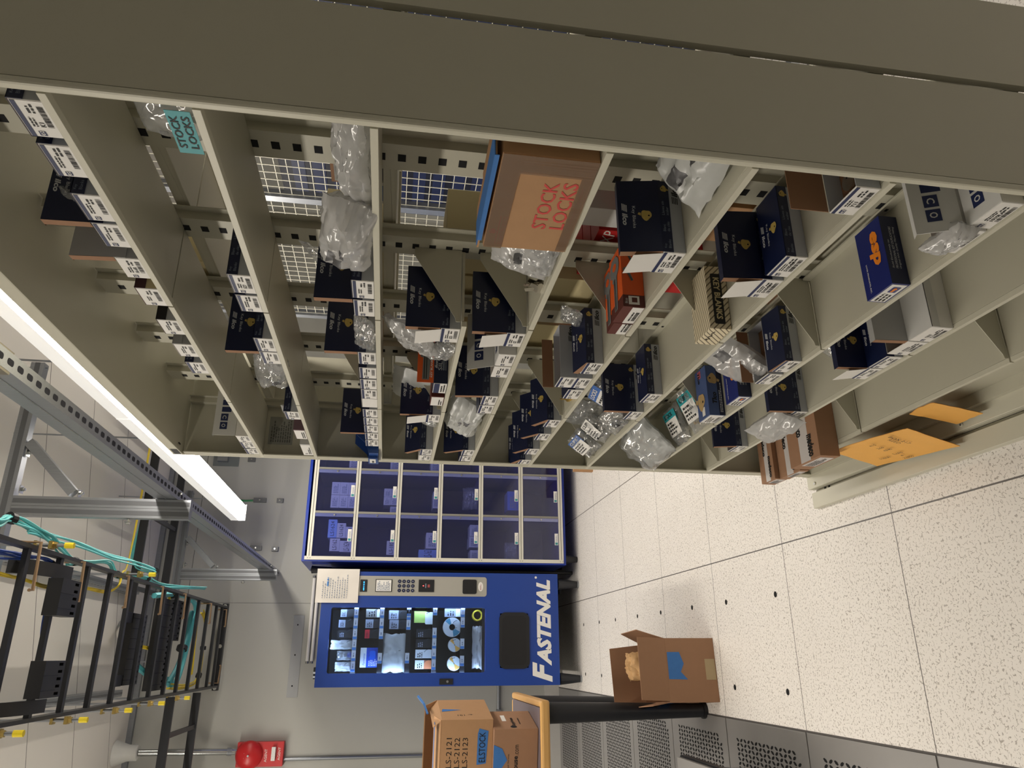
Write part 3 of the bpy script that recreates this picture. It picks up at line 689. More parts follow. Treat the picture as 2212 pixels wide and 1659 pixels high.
# ------------------------------------------------------------------ plastic bags and loose things on the shelves
def pillow(b, c, U, V, N, m, seed=0, nu=22, nv=22, wr=0.12, patches=(), taper=0.0):
    c = Vector(c); U = Vector(U); V = Vector(V); N = Vector(N); un, vn, nn = U.normalized(), V.normalized(), N.normalized()
    th = (U.length + V.length) / 2
    for side in (1, -1):
        vs = []; fs = []; ms = []
        for j in range(nv + 1):
            for i in range(nu + 1):
                s_ = -1 + 2 * i / nu; t_ = -1 + 2 * j / nv
                env = max(0.0, (1 - s_ ** 4) * (1 - t_ ** 4)) ** 0.6
                q = Vector((s_ * 2.1 + seed * 7.3, t_ * 2.1 + seed * 1.7, side * 0.4 + seed))
                n1 = noise.noise(q); n2 = noise.noise(q * 2.7); n3 = noise.noise(q * 6.1)
                edge = 1 + 0.10 * noise.noise(Vector((s_ * 2 + seed, t_ * 2, 9.1)))
                tp = 1 - taper * (t_ + 1) / 2
                p = c + U * (s_ * edge * tp) + V * (t_ * edge) + N * (side * env * (0.75 + 0.5 * n1))
                ridge = (1 - abs(n2)) ** 3 - 0.4
                p += nn * (th * wr * (0.5 * n2 + 0.35 * n3 + 0.25 * ridge * side) * (0.35 + env * 0.65)) + (un * n3 + vn * n2) * (th * wr * 0.35)
                vs.append(tuple(p))
        base = len(b.v); b.v += vs
        for j in range(nv):
            for i in range(nu):
                s_ = -1 + 2 * (i + .5) / nu; t_ = -1 + 2 * (j + .5) / nv; mm = m
                if side == 1:
                    for (a0, a1, b0, b1, pm_) in patches:
                        if a0 <= s_ <= a1 and b0 <= t_ <= b1: mm = pm_
                a = base + j * (nu + 1) + i
                f = (a, a + 1, a + nu + 2, a + nu + 1)
                b.f.append(f if side == 1 else f[::-1]); b.mi.append(b.k(mm))
def bag(name, parts, lab, cat='bag', grp=None, extra=None):
    """parts: list of (part_name, centre, U, V, N, material, seed, wrinkle, patches)"""
    c0 = Vector(parts[0][1])
    e = None
    if len(parts) == 1 and not extra:
        p = parts[0]; b = M(); pillow(b, (0, 0, 0), p[2], p[3], p[4], p[5], p[6], wr=p[7], patches=p[8] if len(p) > 8 else ())
        o = b.build(name, None, c0, smooth=True); return tag(o, lab, cat, grp)
    e = empty(name, c0, lab, cat, grp)
    for p in parts:
        b = M(); pillow(b, Vector(p[1]) - c0, p[2], p[3], p[4], p[5], p[6], wr=p[7], patches=p[8] if len(p) > 8 else ())
        b.build(p[0], e, smooth=True)
    if extra: extra(e, c0)
    return e
tealcard = mat('teal_card', (24, 150, 158), 0.45, var=0.04)
bluecard = mat('blue_header_card', (36, 96, 176), 0.45, var=0.05)
def stocklocks_small():
    c0 = Vector((0.235, -1.10, SH['B'] + 0.045))
    def ex(e, c):
        b = M(); o = Vector((-0.036, 0.040, -0.040))
        b.box(-0.0365, -0.036, -0.034, 0.040, -0.032, -0.004, tealcard)
        b.text('STOCK', (-0.0365, 0.030, -0.016), (0, -1, 0), (0, 0, 1), black, 0.0095, 0.056, bold=.02); b.text('LOCKS', (-0.0365, 0.030, -0.029), (0, -1, 0), (0, 0, 1), black, 0.0095, 0.056, bold=.02)
        b.build('header_card', e)['label'] = 'teal card with black capitals'
    bag('poly_bag', [('film', c0, (0, -0.052, 0), (0, 0, 0.043), (-0.022, 0, 0), clear, 3, 0.10)], 'clear bag with teal stock locks card, near bay of second shelf', 'bag', extra=ex)
stocklocks_small()
# third shelf
greyprint = mat('grey_print_on_film', (84, 84, 86), 0.4, var=0.4, scale=160)
zC = SH['C']
bag('poly_bag', [('film', (0.205, -1.075, zC + 0.022), (0, -0.085, 0.004), (0.01, 0, 0.018), (-0.022, 0, 0.014), milky, 11, 0.16)], 'long white plastic bag lying along the near third shelf edge')
bag('poly_bag', [('film', (0.188, -0.925, zC + 0.037), (0, -0.080, -0.008), (0.012, 0.0, 0.036), (-0.034, 0, 0.01), milky, 5, 0.16, ((-0.75, -0.35, -0.1, 0.55, greyprint), (-0.25, 0.1, -0.2, -0.02, greyprint)))], 'crumpled white plastic bag with barcode hanging over third shelf')
bag('poly_bag', [('film', (0.262, -0.715, zC + 0.095), (0, -0.026, 0.012), (0.02, 0, 0.026), (-0.012, 0, 0), clear, 8, 0.2)], 'clear plastic corner poking up between raised lids, third shelf')
bag('poly_bag', [('film', (0.186, -0.590, zC + 0.020), (0, -0.060, 0), (0.008, 0, 0.018), (-0.016, 0, 0.006), clear, 9, 0.2)], 'clear crumpled bag in front of navy lid on third shelf')
# top and second shelves
bag('poly_bag', [('film', (0.215, -0.888, SH['A'] + 0.052), (0, -0.034, 0.010), (0.012, 0, 0.022), (-0.012, 0, 0), clear, 21, 0.2)], 'small clear wrapper sticking out of open navy box, top shelf')
bag('poly_bag', [('film', (0.205, -0.335, SH['B'] + 0.037), (0, -0.075, -0.010), (0.012, 0, 0.036), (-0.034, 0, 0), clear, 14, 0.22, ((-0.6, -0.2, -0.6, -0.2, greyprint),)), ('inner_film', (0.215, -0.33, SH['B'] + 0.03), (0, -0.055, 0), (0.01, 0, 0.024), (-0.02, 0, 0), milky, 15, 0.25)], 'crumpled shiny plastic bag in middle bay of second shelf')
bag('poly_bag', [('film', (0.225, 0.03, SH['B'] + 0.048), (0, -0.030, 0), (0.010, 0, 0.016), (-0.01, 0, 0), milky, 24, 0.2)], 'small white plastic scrap on flat box, second shelf far bay')
# fourth shelf
z4 = SH['D2']
bag('poly_bag', [('film', (0.200, -0.556, z4 + 0.082), (0, -0.055, 0.020), (0.014, 0, 0.040), (-0.020, 0, 0), milky, 31, 0.26)], 'milky plastic bag spilling out of open navy box, fourth shelf')
bag('poly_bag', [('film', (0.190, -0.518, z4 + 0.024), (0, -0.034, -0.010), (0.004, 0, 0.022), (-0.012, 0, 0), clear, 33, 0.25)], 'clear plastic wrapper on edge of fourth shelf beside white label')
bag('poly_bag', [('film', (0.262, -0.115, z4 + 0.062), (0, -0.100, 0.0), (0.018, 0, 0.058), (-0.018, 0, 0), milky2, 35, 0.12)], 'white plastic bag standing behind raised lid, fourth shelf middle')
bag('poly_bag', [('film', (0.188, -0.062, z4 + 0.022), (0, -0.022, 0), (0.004, 0, 0.020), (-0.010, 0, 0), clear, 38, 0.2)], 'small clear wrapper below white tuck flap on fourth shelf')
# near bay of the fifth shelf: shipping carton of locks and bags beside it
def lock_carton():
    z = SH['D'] + 0.0004; e = empty('shipping_carton', (XF + 0.002, -1.148, z), 'brown stock locks carton with red lettering and clear tape, fifth shelf', 'box', None, math.radians(3))
    b = M(); D, W_, H = 0.128, 0.192, 0.118; b.box(0, D, 0, W_, 0, H, cardboard); b.build('carton', e, bevel=0.002)
    u, v = (0, -1, 0), (0, 0, 1); redink = mat('red_ink_print', (204, 74, 70), 0.6, var=0.08, scale=90)
    p = M()
    for i, tx in enumerate(('STOCK', 'LOCKS')):
        p.text(tx, (0, W_ * 0.73 - i * 0.002, H * (0.335 - i * 0.205)), u, v, redink, H * 0.165, W_ * 0.50, bold=0.012)
    p.text('SECURITY PRODUCTS', (0, W_ * 0.955, H * 0.785), u, v, redink, H * 0.055, W_ * 0.33); p.rect((0, W_, 0), u, v, W_ * 0.045, W_ * 0.38, H * 0.86, H * 0.872, redink)
    key_icon(p, (0, W_ * 0.80, H * 0.925), u, v, 0.0055, redink, cardboard)
    p.text('Practical Locks for Special Uses', (0, W_ * 0.70, H * 0.055), u, v, redink, H * 0.035, W_ * 0.44, shear=.2)
    p.build('printing', e)['label'] = 'red lettering'
    tp = film('brown_packing_tape', (170, 140, 108), 0.55, 0.15, 0.3, (206, 178, 140)); c = M()
    for (a0, a1, b0, b1) in ((0.0, W_, H * 0.78, H * 0.995), (W_ * 0.0, W_ * 0.17, 0, H * 0.78), (W_ * 0.17, W_ * 0.98, 0.0, H * 0.13)):
        n_ = 14
        for i in range(n_):
            x0, x1 = a0 + (a1 - a0) * i / n_, a0 + (a1 - a0) * (i + 1) / n_
            w0 = -0.0012 + 0.0006 * noise.noise(Vector((i * .9, b0 * 30, 0))); w1 = -0.0012 + 0.0006 * noise.noise(Vector(((i + 1) * .9, b0 * 30, 0)))
            c.poly([(w0, x0, b0), (w0, x0, b1), (w1, x1, b1), (w1, x1, b0)], tp)
    c.build('packing_tape', e)['label'] = 'shiny clear packing tape'
    f = M(); f.box(-0.004, 0.06, 0.004, W_ - 0.002, H + 0.006, H + 0.0085, cardboard); f.box(-0.003, 0.035, 0.0, W_ - 0.006, H + 0.0086, H + 0.0098, blutape); f.box(-0.0046, -0.0036, 0.0, W_ - 0.02, H + 0.004, H + 0.0098, blutape)
    f.build('top_flap', e)['label'] = 'top flap covered with blue tape'
lock_carton()
z5 = SH['D']
bag('poly_bag', [('film', (0.205, -0.885, z5 + 0.050), (0, -0.052, 0.004), (0.016, 0, 0.044), (-0.018, 0, 0), milky, 41, 0.2, ((-0.3, 0.2, 0.0, 0.3, greyprint),)), ('outer_film', (0.190, -0.905, z5 + 0.024), (0, -0.045, 0), (0.01, 0, 0.022), (-0.012, 0, 0), clear, 42, 0.2)], 'crumpled white bag of keys beside brown carton, fifth shelf')
def loose_keys(z, y0, n, m, lab, x=0.192, seed=0, s_=0.045):
    rnd = random.Random(seed)
    e = empty('key_ring', (x, y0, z + 0.0004), lab, 'keys')
    for i in range(n):
        b = M(); t = Matrix.Rotation(rnd.uniform(-0.5, 0.5), 4, 'X') @ Matrix.Rotation(rnd.uniform(-0.3, 0.3), 4, 'Z'); L_ = s_ * rnd.uniform(0.85, 1.05)
        pts = [(0, q, p) for p, q in ((0, -.10), (.55, -.09), (.58, -.2), (.72, -.25), (.9, -.22), (1, -.1), (1, .1), (.9, .22), (.72, .25), (.58, .2), (.55, .09), (0, .06))]
        b.prism([tuple(t @ Vector((p[0] * L_, p[1] * L_, (1 - p[2]) * L_ * 0.55 + 0.001))) for p in pts], tuple(t @ Vector((0.0016, 0, 0))), m)
        o = b.build('key', e, (0.0026 * i, -0.006 + 0.0022 * i, 0.0))
    return e
loose_keys(z5, -0.792, 6, silverkey, 'bunch of silver keys behind fifth shelf edge by white bag', seed=2, s_=0.05)
bag('poly_bag', [('film', (0.212, -0.05, z5 + 0.055), (0, -0.11, -0.004), (0.022, 0, 0.040), (-0.030, 0, 0.01), milky2, 45, 0.18, ((-0.2, 0.12, -0.1, 0.25, greyprint), (-0.05, 0.4, -0.45, -0.2, greyprint)))], 'large crumpled white bag with barcode, middle of fifth shelf')
# sixth shelf
z6 = SH['E']
bag('poly_bag', [('film', (0.240, -1.095, z6 + 0.036), (0, -0.070, 0.004), (0.040, 0, 0.028), (-0.014, 0, 0.020), milky2, 51, 0.14, ((-0.7, -0.2, -0.2, 0.3, greyprint), (0.2, 0.6, -0.3, 0.4, greyprint)))], 'white plastic mailer with barcode next to near end panel, sixth shelf')
bag('poly_bag', [('film', (0.282, -0.525, z6 + 0.062), (0, -0.03, 0.006), (0.008, 0, 0.022), (-0.012, 0, 0), clear, 53, 0.25)], 'clear twisted wrapper poking up behind brown tray, sixth shelf')
loose_keys(z6, -0.262, 5, brass, 'bunch of brass keys on sixth shelf edge', seed=5, s_=0.046)
# seventh shelf far bay: bags of parts
z7 = SH['F']
def partsbag(lab, c, U, V, N, seed, header=None, hm=None, content=None):
    c0 = Vector(c)
    def ex(e, cc):
        if content:
            rnd = random.Random(seed); b = M()
            for i in range(7):
                p = Vector(U) * rnd.uniform(-.5, .5) + Vector(V) * rnd.uniform(-.75, .0) + Vector(N) * rnd.uniform(-.2, .3)
                q = p + Vector((rnd.uniform(-.012, .012), rnd.uniform(-.02, .02), rnd.uniform(-.004, .01))); b.cyl(p, q, 0.0045, 0.0045, content, 8)
            b.build('small_parts', e, smooth=True)
        if header:
            b = M(); n_ = Vector(N).normalized(); u = -Vector(U).normalized() if False else Vector(U).normalized(); v = Vector(V).normalized()
            a, d = Vector(U).length, Vector(V).length; o = Vector(N) * 0.75
            b.raw([tuple(o + u * (p * a) + v * (q * d)) for p, q in ((-.8, .15), (.8, .15), (.8, .8), (-.8, .8))], [(0, 1, 2, 3)], hm or tealcard)
            b.raw([tuple(o + n_ * 0.0004 + u * (p * a) + v * (q * d)) for p, q in ((-.74, -.5), (.74, -.5), (.74, .40), (-.74, .40))], [(0, 1, 2, 3)], white)
            b.lines(o + n_ * 0.0004, u, v, -.6 * a, .5 * a, -.4 * d, .3 * d, black, 4, seed)
            b.text(header, o + u * (-.65 * a) + v * (.50 * d), u, v, black if hm is not bluecard else white, .22 * d, 1.1 * a, bold=.02, lift=0.0008)
            b.build('header_card', e)['label'] = 'printed header card'
    bag('parts_bag', [('film', c0, U, V, N, clear, seed, 0.16)], lab, 'bag', 'bags of small parts', ex)
partsbag('clear bag with blue card leaning behind raised navy lid, seventh shelf', (0.245, -0.155, z7 + 0.058), (0.0, -0.060, 0.008), (0.030, 0, 0.050), (-0.014, 0, 0.010), 61, 'LOCKS', bluecard)
partsbag('clear bag of shiny parts at seventh shelf edge under navy box', (0.205, -0.095, z7 + 0.030), (0.0, -0.060, 0), (0.024, 0, 0.022), (-0.012, 0, 0.014), 62, None, None, blk_metal)
partsbag('bag with white label and dark parts in middle of seventh shelf far bay', (0.222, 0.035, z7 + 0.040), (0.0, -0.050, 0.004), (0.028, 0, 0.034), (-0.016, 0, 0.012), 63, 'CLIP', white, blk_metal)
partsbag('bag with blue edged card, last on seventh shelf by far panel', (0.214, 0.165, z7 + 0.040), (0.0, -0.065, 0), (0.026, 0, 0.034), (-0.016, 0, 0.012), 64, 'CLIPX', bluecard, blk_metal)
partsbag('clear crumpled bag hanging at rear of seventh shelf', (0.282, 0.09, z7 + 0.060), (0.0, -0.100, 0), (0.012, 0, 0.055), (-0.016, 0, 0), 65)
# eighth shelf
z8 = SH['G']
partsbag('clear bag with teal clip card and yellow sticker lying on eighth shelf, nearer', (0.240, -0.115, z8 + 0.020), (0.0, -0.055, 0.0), (0.055, 0, 0.022), (-0.006, 0, 0.014), 71, 'CLIPX', tealcard, brass)
partsbag('clear bag with teal stock locks card lying on eighth shelf, farther', (0.232, 0.005, z8 + 0.020), (0.0, -0.050, 0.0), (0.050, 0, 0.018), (-0.006, 0, 0.014), 72, 'STOCK', tealcard, silverkey)
yel = mat('yellow_sticker', (244, 216, 30), 0.5)
bag('poly_bag', [('film', (0.222, 0.150, z8 + 0.060), (0.0, -0.110, 0.006), (0.050, 0, 0.050), (-0.020, 0, 0.022), milky2, 73, 0.10), ('outer_film', (0.205, 0.150, z8 + 0.064), (0.0, -0.115, 0.006), (0.040, 0, 0.054), (-0.020, 0, 0.022), clear, 74, 0.14)], 'big white plastic bag slumped at far end of eighth shelf')
bag('poly_bag', [('film', (0.245, -0.440, z8 + 0.060), (0, -0.062, -0.006), (0.034, 0, 0.050), (-0.018, 0, 0.014), milky, 75, 0.12, ((-0.3, 0.5, 0.2, 0.6, greyprint),)), ('tail', (0.205, -0.475, z8 + 0.028), (0, -0.035, 0), (0.014, 0, 0.024), (-0.010, 0, 0), milky, 76, 0.2)], 'bulging milky plastic bag in open tray, middle of eighth shelf')
bag('poly_bag', [('film', (0.176, -1.062, z8 + 0.040), (0, -0.036, -0.004), (0.004, 0, 0.016), (-0.016, 0, 0), milky, 77, 0.22)], 'plastic wrapper bulging from big lettered white box, eighth shelf')
# ninth shelf
z9 = SH['H']
bag('poly_bag', [('film', (0.170, -0.205, z9 + 0.036), (0, -0.085, 0.0), (0.014, 0, 0.038), (-0.022, 0, 0.004), milky, 78, 0.13)], 'clear white bag hanging over front of ninth shelf above brown cartons')
bag('poly_bag', [('film', (0.250, -0.505, z9 + 0.040), (0, -0.022, 0.0), (0.020, 0, 0.030), (-0.012, 0, 0), clear, 79, 0.2)], 'small clear wrapper by open navy box, ninth shelf')
# seventh shelf near bay: discs in the open box
for i, (x, y) in enumerate(((0.212, -1.118), (0.228, -1.128), (0.246, -1.12))):
    b = M(); b.cyl((0, 0, 0), (0, 0, 0.004), 0.0125, 0.0125, silverkey, 16); b.disc((0.006, 0, 0.0044), (0, 0, 1), 0.002, darkhole, 8)
    tag(b.build('metal_disc', None, (x, y, SH['F'] + 0.0142 + i * 0.0044)), 'round nickel disc in open tray near end panel, seventh shelf', 'disc', 'discs in the open key box')
b = M(); b.box(0.175 + 0.006, 0.300, -1.0905, -1.0895, SH['F'] + 0.034, SH['F'] + 0.088, kraft); tag(b.build('box_lid'), 'brown cardboard lid standing behind open box with discs, seventh shelf', 'lid')
b = M(); b.box(0.175 + 0.006, 0.300, -0.4692, -0.4682, SH['G'] + 0.036, SH['G'] + 0.062, kraft); tag(b.build('box_lid'), 'brown lid edge behind open tray under bulging bag, eighth shelf', 'lid')
b = M(); b.box(XF + 0.002, 0.290, -0.3842, -0.3832, SH['E'] + 0.071, SH['E'] + 0.095, kraft); tag(b.build('box_lid'), 'brown lid edge above stacked trays on sixth shelf', 'lid')
# lowest shelf: brown lock cartons
def medeco(y, W_, H, D, lab, x=0.137, z=None, side=True):
    e = empty('lock_carton', (x, y, SH['I'] + 0.0004 if z is None else z), lab, 'box', 'brown lock cartons'); b = M(); b.box(0, D, 0, W_, 0, H, cardboard2); b.build('carton', e, bevel=0.001)
    c = M(); sealm = mat('printed_paper_seal', (205, 200, 198), 0.5, var=0.03)
    # paper seal over the top and down the front
    c.box(0.0, D * 0.99, W_ * 0.30, W_ * 0.62, H, H + 0.0004, sealm); c.box(-0.0005, -0.0001, W_ * 0.12, W_ * 0.75, H * 0.12, H * 0.8, sealm)
    u, v = (-1, 0, 0), (0, -1, 0)
    c.text('medeco', (D * 0.90, W_ * 0.66, H + 0.0004), u, v, black, W_ * 0.20, D * 0.42, bold=.05)
    c.text('medeco', (D * 0.45, W_ * 0.34, H + 0.0004), u, v, black, W_ * 0.20, D * 0.40, bold=.05)
    c.lines((0, W_, H + 0.0004), (1, 0, 0), (0, -1, 0), D * 0.05, D * 0.4, W_ * 0.41, W_ * 0.6, black, 4, 3)
    c.lines((-0.0005, W_, 0), (0, -1, 0), (0, 0, 1), W_ * 0.28, W_ * 0.84, H * 0.2, H * 0.7, black, 5, 3)
    c.build('paper_seal', e)['label'] = 'white printed paper seal'
    return e
zI = SH['I']
medeco(-0.076, 0.155, 0.060, 0.160, 'nearest and tallest of the brown sealed lock cartons, lowest shelf')
medeco(0.082, 0.115, 0.030, 0.170, 'middle brown sealed lock carton on lowest shelf', x=0.135)
medeco(0.200, 0.085, 0.045, 0.170, 'farthest brown sealed lock carton on lowest shelf, sticking out over aisle', x=0.137)
# envelopes leaning in the kick recess
def envelope(loc, W_, H, rz, lean, lab, writing=True, curl=0.0):
    manila = mat('manila_paper', (238, 178, 88), 0.62, var=0.05, scale=20, bump=0.12, bscale=40)
    e = empty('envelope', loc, lab, 'envelope', None, rz); T_ = Matrix.Rotation(lean, 4, 'Y'); b = M(); n_ = 14
    f = lambda s_, t_: T_ @ Vector((0.004 * math.sin(s_ * 3.1) * t_ + curl * max(0, s_ - .8) ** 2 * 40 * -1 + 0.0025 * noise.noise(Vector((s_ * 4, t_ * 4, W_ * 9))), -W_ * s_, H * t_))
    g = [[f(i / n_, j / 6) for i in range(n_ + 1)] for j in range(7)]
    for off in (0, 0.0012):
        vs = [tuple(p + T_ @ Vector((off, 0, 0))) for r in g for p in r]
        b.raw(vs, [(j * (n_ + 1) + i, j * (n_ + 1) + i + 1, (j + 1) * (n_ + 1) + i + 1, (j + 1) * (n_ + 1) + i) for j in range(6) for i in range(n_)], manila)
    b.build('paper', e, smooth=True)
    if writing:
        c = M(); nx = T_ @ Vector((-0.0026, 0, 0)); V = T_ @ Vector((0, 0, 1)); U = Vector((0, -1, 0))
        for tx, a, z, h in (('415', .43, .80, .055), ('260', .43, .64, .055), ('4340', .43, .51, .055), ('Luis', .43, .30, .07), ('&', .45, .20, .04), ('22850', .41, .07, .055), ('1161A', .22, .24, .07)):
            c.text(tx, nx + U * (W_ * a) + V * (H * z), U, V, black, H * h, W_ * 0.022 * len(tx) + 0.004)
        c.text('BOX 217', nx + U * (W_ * .74) + V * (H * .95), -V, U, black, W_ * .040, H * .40); c.text('REED', nx + U * (W_ * .68) + V * (H * .86), -V, U, black, W_ * .040, H * .22)
        c.build('handwriting', e)['label'] = 'black handwriting'
    return e
envelope((0.128, -0.020, 0.0325), 0.315, 0.142, math.radians(-5), math.radians(15), 'large manila envelope with handwriting leaning under lowest shelf', True)
envelope((0.150, -0.352, 0.0455), 0.085, 0.125, 0, math.radians(9), 'smaller blank manila envelope behind the written one', False)
# ------------------------------------------------------------------ stock on the far face of the unit
def back_box(y, z, w_, h, m, lab, d=0.115, x=None, fr=None, txt='', tcol=None, th=None):
    e = empty('carton', (XM + 0.0195 if x is None else x, y, z + 0.0004), lab, 'box', 'cartons on the far face'); b = M(); b.box(0, d, 0, w_, 0, h, m); b.build('body', e, bevel=0.0008)
    if txt or fr:
        c = M(); o = Vector((0, w_, 0)); u, v = (0, -1, 0), (0, 0, 1)
        if fr: c.rect(o, u, v, w_ * .06, w_ * .94, h * .08, h * .92, fr)
        if txt:
            L_ = w_ * 0.7
            if tcol is bluecard: c.rect(o, u, v, w_ * .15, w_ * .87, h * .30, h * .66, tcol, 0.0006); c.text(txt, o + Vector((0, -w_ * .19, h * .37)), u, v, white, h * .2, w_ * .64, shear=.2, bold=.03, lift=.0009)
            else: c.text(txt, o + Vector((0, -w_ * .18, h * .55)), u, v, tcol or white, h * (th or .22), None, shear=.2, lift=.0008)
            c.lines(o, u, v, w_ * .2, w_ * .8, h * .08, h * .22, black, 2, 3, lift=.0008)
        c.build('printing', e)
    return e
whitec = STY['white'][0]
r = RZ[1]
back_box(-0.815, r, 0.060, 0.030, whitec, 'white lock carton with blue bar, nearest in a row behind second bay column', txt='SCHLAGE', tcol=bluecard)
back_box(-0.880, r, 0.060, 0.030, navy, 'navy patterned carton between two white lock cartons behind columns')
back_box(-0.945, r, 0.060, 0.030, whitec, 'white lock carton with blue bar, middle one behind columns', txt='SCHLAGE', tcol=bluecard)
back_box(-1.015, r, 0.060, 0.032, navy, 'navy patterned carton at camera end behind columns')
back_box(-0.96, r + 0.031, 0.055, 0.060, whitec, 'white lock carton standing on the row behind columns', txt='SCHLAGE', tcol=bluecard)
back_box(-0.880, r + 0.031, 0.075, 0.070, cardboard2, 'open brown carton of silver parts behind columns', fr=mat('foil', (180, 180, 176), 0.3, 0.8, var=.5, scale=60))
back_box(-0.62, RZ[1], 0.19, 0.13, cream, 'large plain cream carton behind third shelf, second bay')
back_box(-0.40, RZ[1], 0.15, 0.12, cardboard, 'plain brown carton behind third shelf, middle bay')
back_box(-0.19, RZ[1], 0.13, 0.10, cream, 'cream carton behind third shelf by middle column')
r = RZ[2]
back_box(-0.655, r, 0.12, 0.15, cream, 'tall cream carton behind fourth shelf second bay')
back_box(-0.525, r, 0.10, 0.13, cream, 'cream carton beside tall cream one behind fourth shelf')
back_box(-0.40, r, 0.07, 0.07, red, 'red carton with white label behind fourth shelf', txt='SCH', fr=None)
back_box(-0.31, r, 0.14, 0.11, cream, 'wide cream carton behind fourth shelf, middle bay')
back_box(-0.12, r, 0.09, 0.08, whitec, 'white carton with navy bar behind fourth shelf far bay', txt='SCHLAGE', tcol=bluecard)
r = RZ[3]
back_box(-1.005, r, 0.07, 0.10, red, 'red and white lock carton with typed label, behind near sixth shelf', fr=mat('typed_label', (214, 208, 196), .6))
back_box(-0.930, r, 0.065, 0.095, red, 'second red lock carton beside typed one, behind near sixth shelf', txt='XP')
for i, y in enumerate((-0.735, -0.678, -0.620)):
    back_box(y, r, 0.053, 0.075, red, 'red carton lettered XP, ' + ('nearest', 'middle', 'farthest')[i] + ' of three behind silver keys', txt='XP', tcol=white, th=.3)
back_box(-0.800, r, 0.055, 0.125, whitec, 'white carton with red stripe standing beside red XP cartons', fr=None)
back_box(-0.545, r, 0.11, 0.135, cream, 'cream carton behind sixth shelf second bay')
back_box(-0.42, r, 0.085, 0.06, red, 'red lock carton with blue label behind navy boxes, sixth shelf', txt='SCHL', tcol=bluecard)
back_box(-0.32, r, 0.15, 0.11, cream, 'cream carton behind sixth shelf middle bay')
r = RZ[4]
back_box(-0.98, r, 0.12, 0.10, cream, 'cream carton behind near seventh shelf'); back_box(-0.84, r, 0.11, 0.09, cardboard, 'brown carton lettered small, behind seventh shelf')
back_box(-0.60, r, 0.08, 0.07, red, 'red carton behind seventh shelf second bay')
r = RZ[0]
back_box(-0.50, r, 0.12, 0.09, cream, 'cream carton behind top shelf middle')
r = RZ[5]
back_box(-0.66, r, 0.16, 0.10, cardboard2, 'brown carton behind eighth shelf second bay')
# ------------------------------------------------------------------ clear-door locker bank
lkblue = mat('locker_blue', (22, 52, 150), 0.35, var=0.03)
binblue = mat('bin_blue', (24, 30, 150), 0.5, var=0.04)
lkframe = mat('locker_frame_enamel', (214, 211, 200), 0.4, var=0.02)
doorfilm = film('blue_tint_acrylic', (150, 160, 235), 0.95, 0.04, 0.08, (226, 230, 255))
edgefilm = film('acrylic_edge', (150, 162, 230), 0.45, 0.10, 0.4, (190, 196, 255))
LX = [0.281, 0.600, 0.919, 1.238]; LZ = [1.945 - 0.3015 * i for i in range(7)]; LY = 3.5
lk = empty('locker_bank', (0.75, 3.8, 0), 'blue locker bank with clear doors in six rows beside vending machine', 'locker'); LO = Vector((0.75, 3.8, 0))
def lpart(b, name, parent=None, off=None, **kw):
    o_ = LO if off is None else off
    b.v = [tuple(Vector(p) - o_) for p in b.v]
    return b.build(name, parent or lk, **kw)
b = M(); b.box(0.252, 0.262, LY - 0.004, 4.15, 0.10, 1.995, lkblue); b.box(1.262, 1.272, LY - 0.004, 4.15, 0.10, 1.995, lkblue); b.box(0.2621, 1.2619, LY, 4.15, 1.976, 1.995, lkblue)
b.box(0.2621, 1.2619, LY, 4.15, 0.10, 0.12, lkblue); b.box(0.2621, 1.2619, 4.14, 4.15, 0.1201, 1.9759, binblue); lpart(b, 'cabinet_body')
b = M()
b.box(0.2625, LX[0] + 0.006, LY - 0.012, LY, 0.1205, 1.9755, lkframe); b.box(LX[3] - 0.002, 1.2615, LY - 0.012, LY, 0.1205, 1.9755, lkframe)
for i in range(7):
    z = LZ[i]; a, c = (z - 0.016, z - 0.002), (z + 0.002, z + 0.016)
    for q in (a, c): b.box(LX[0] + 0.0061, LX[3] - 0.0021, LY - 0.012, LY, q[0], q[1], lkframe)
    b.box(LX[0] + 0.0061, LX[3] - 0.0021, LY - 0.006, LY, z - 0.0019, z + 0.0019, mat('frame_gap', (70, 68, 64), 0.6))
hingegrey = mat('hinge_grey', (142, 140, 132), 0.45, var=0.04)
for i in range(6):
    for x in LX[1:3]: b.box(x - 0.010, x + 0.006, LY - 0.010, LY - 0.001, LZ[i + 1] + 0.0161, LZ[i] - 0.0161, hingegrey)
for i in range(7):
    for s_ in (-0.009, 0.009): b.disc((LX[0] - 0.007, LY - 0.0125, LZ[i] + s_), (0, -1, 0), 0.0026, darkhole, 8)
lpart(b, 'door_frame')
b = M()
for i in range(7): b.box(0.263, 1.261, LY + 0.001, 4.139, LZ[i] - 0.006, LZ[i] + 0.006, binblue)
for x in LX[1:3]: b.box(x - 0.005, x + 0.005, LY + 0.001, 4.139, LZ[6], LZ[0], binblue)
lpart(b, 'compartment_walls')
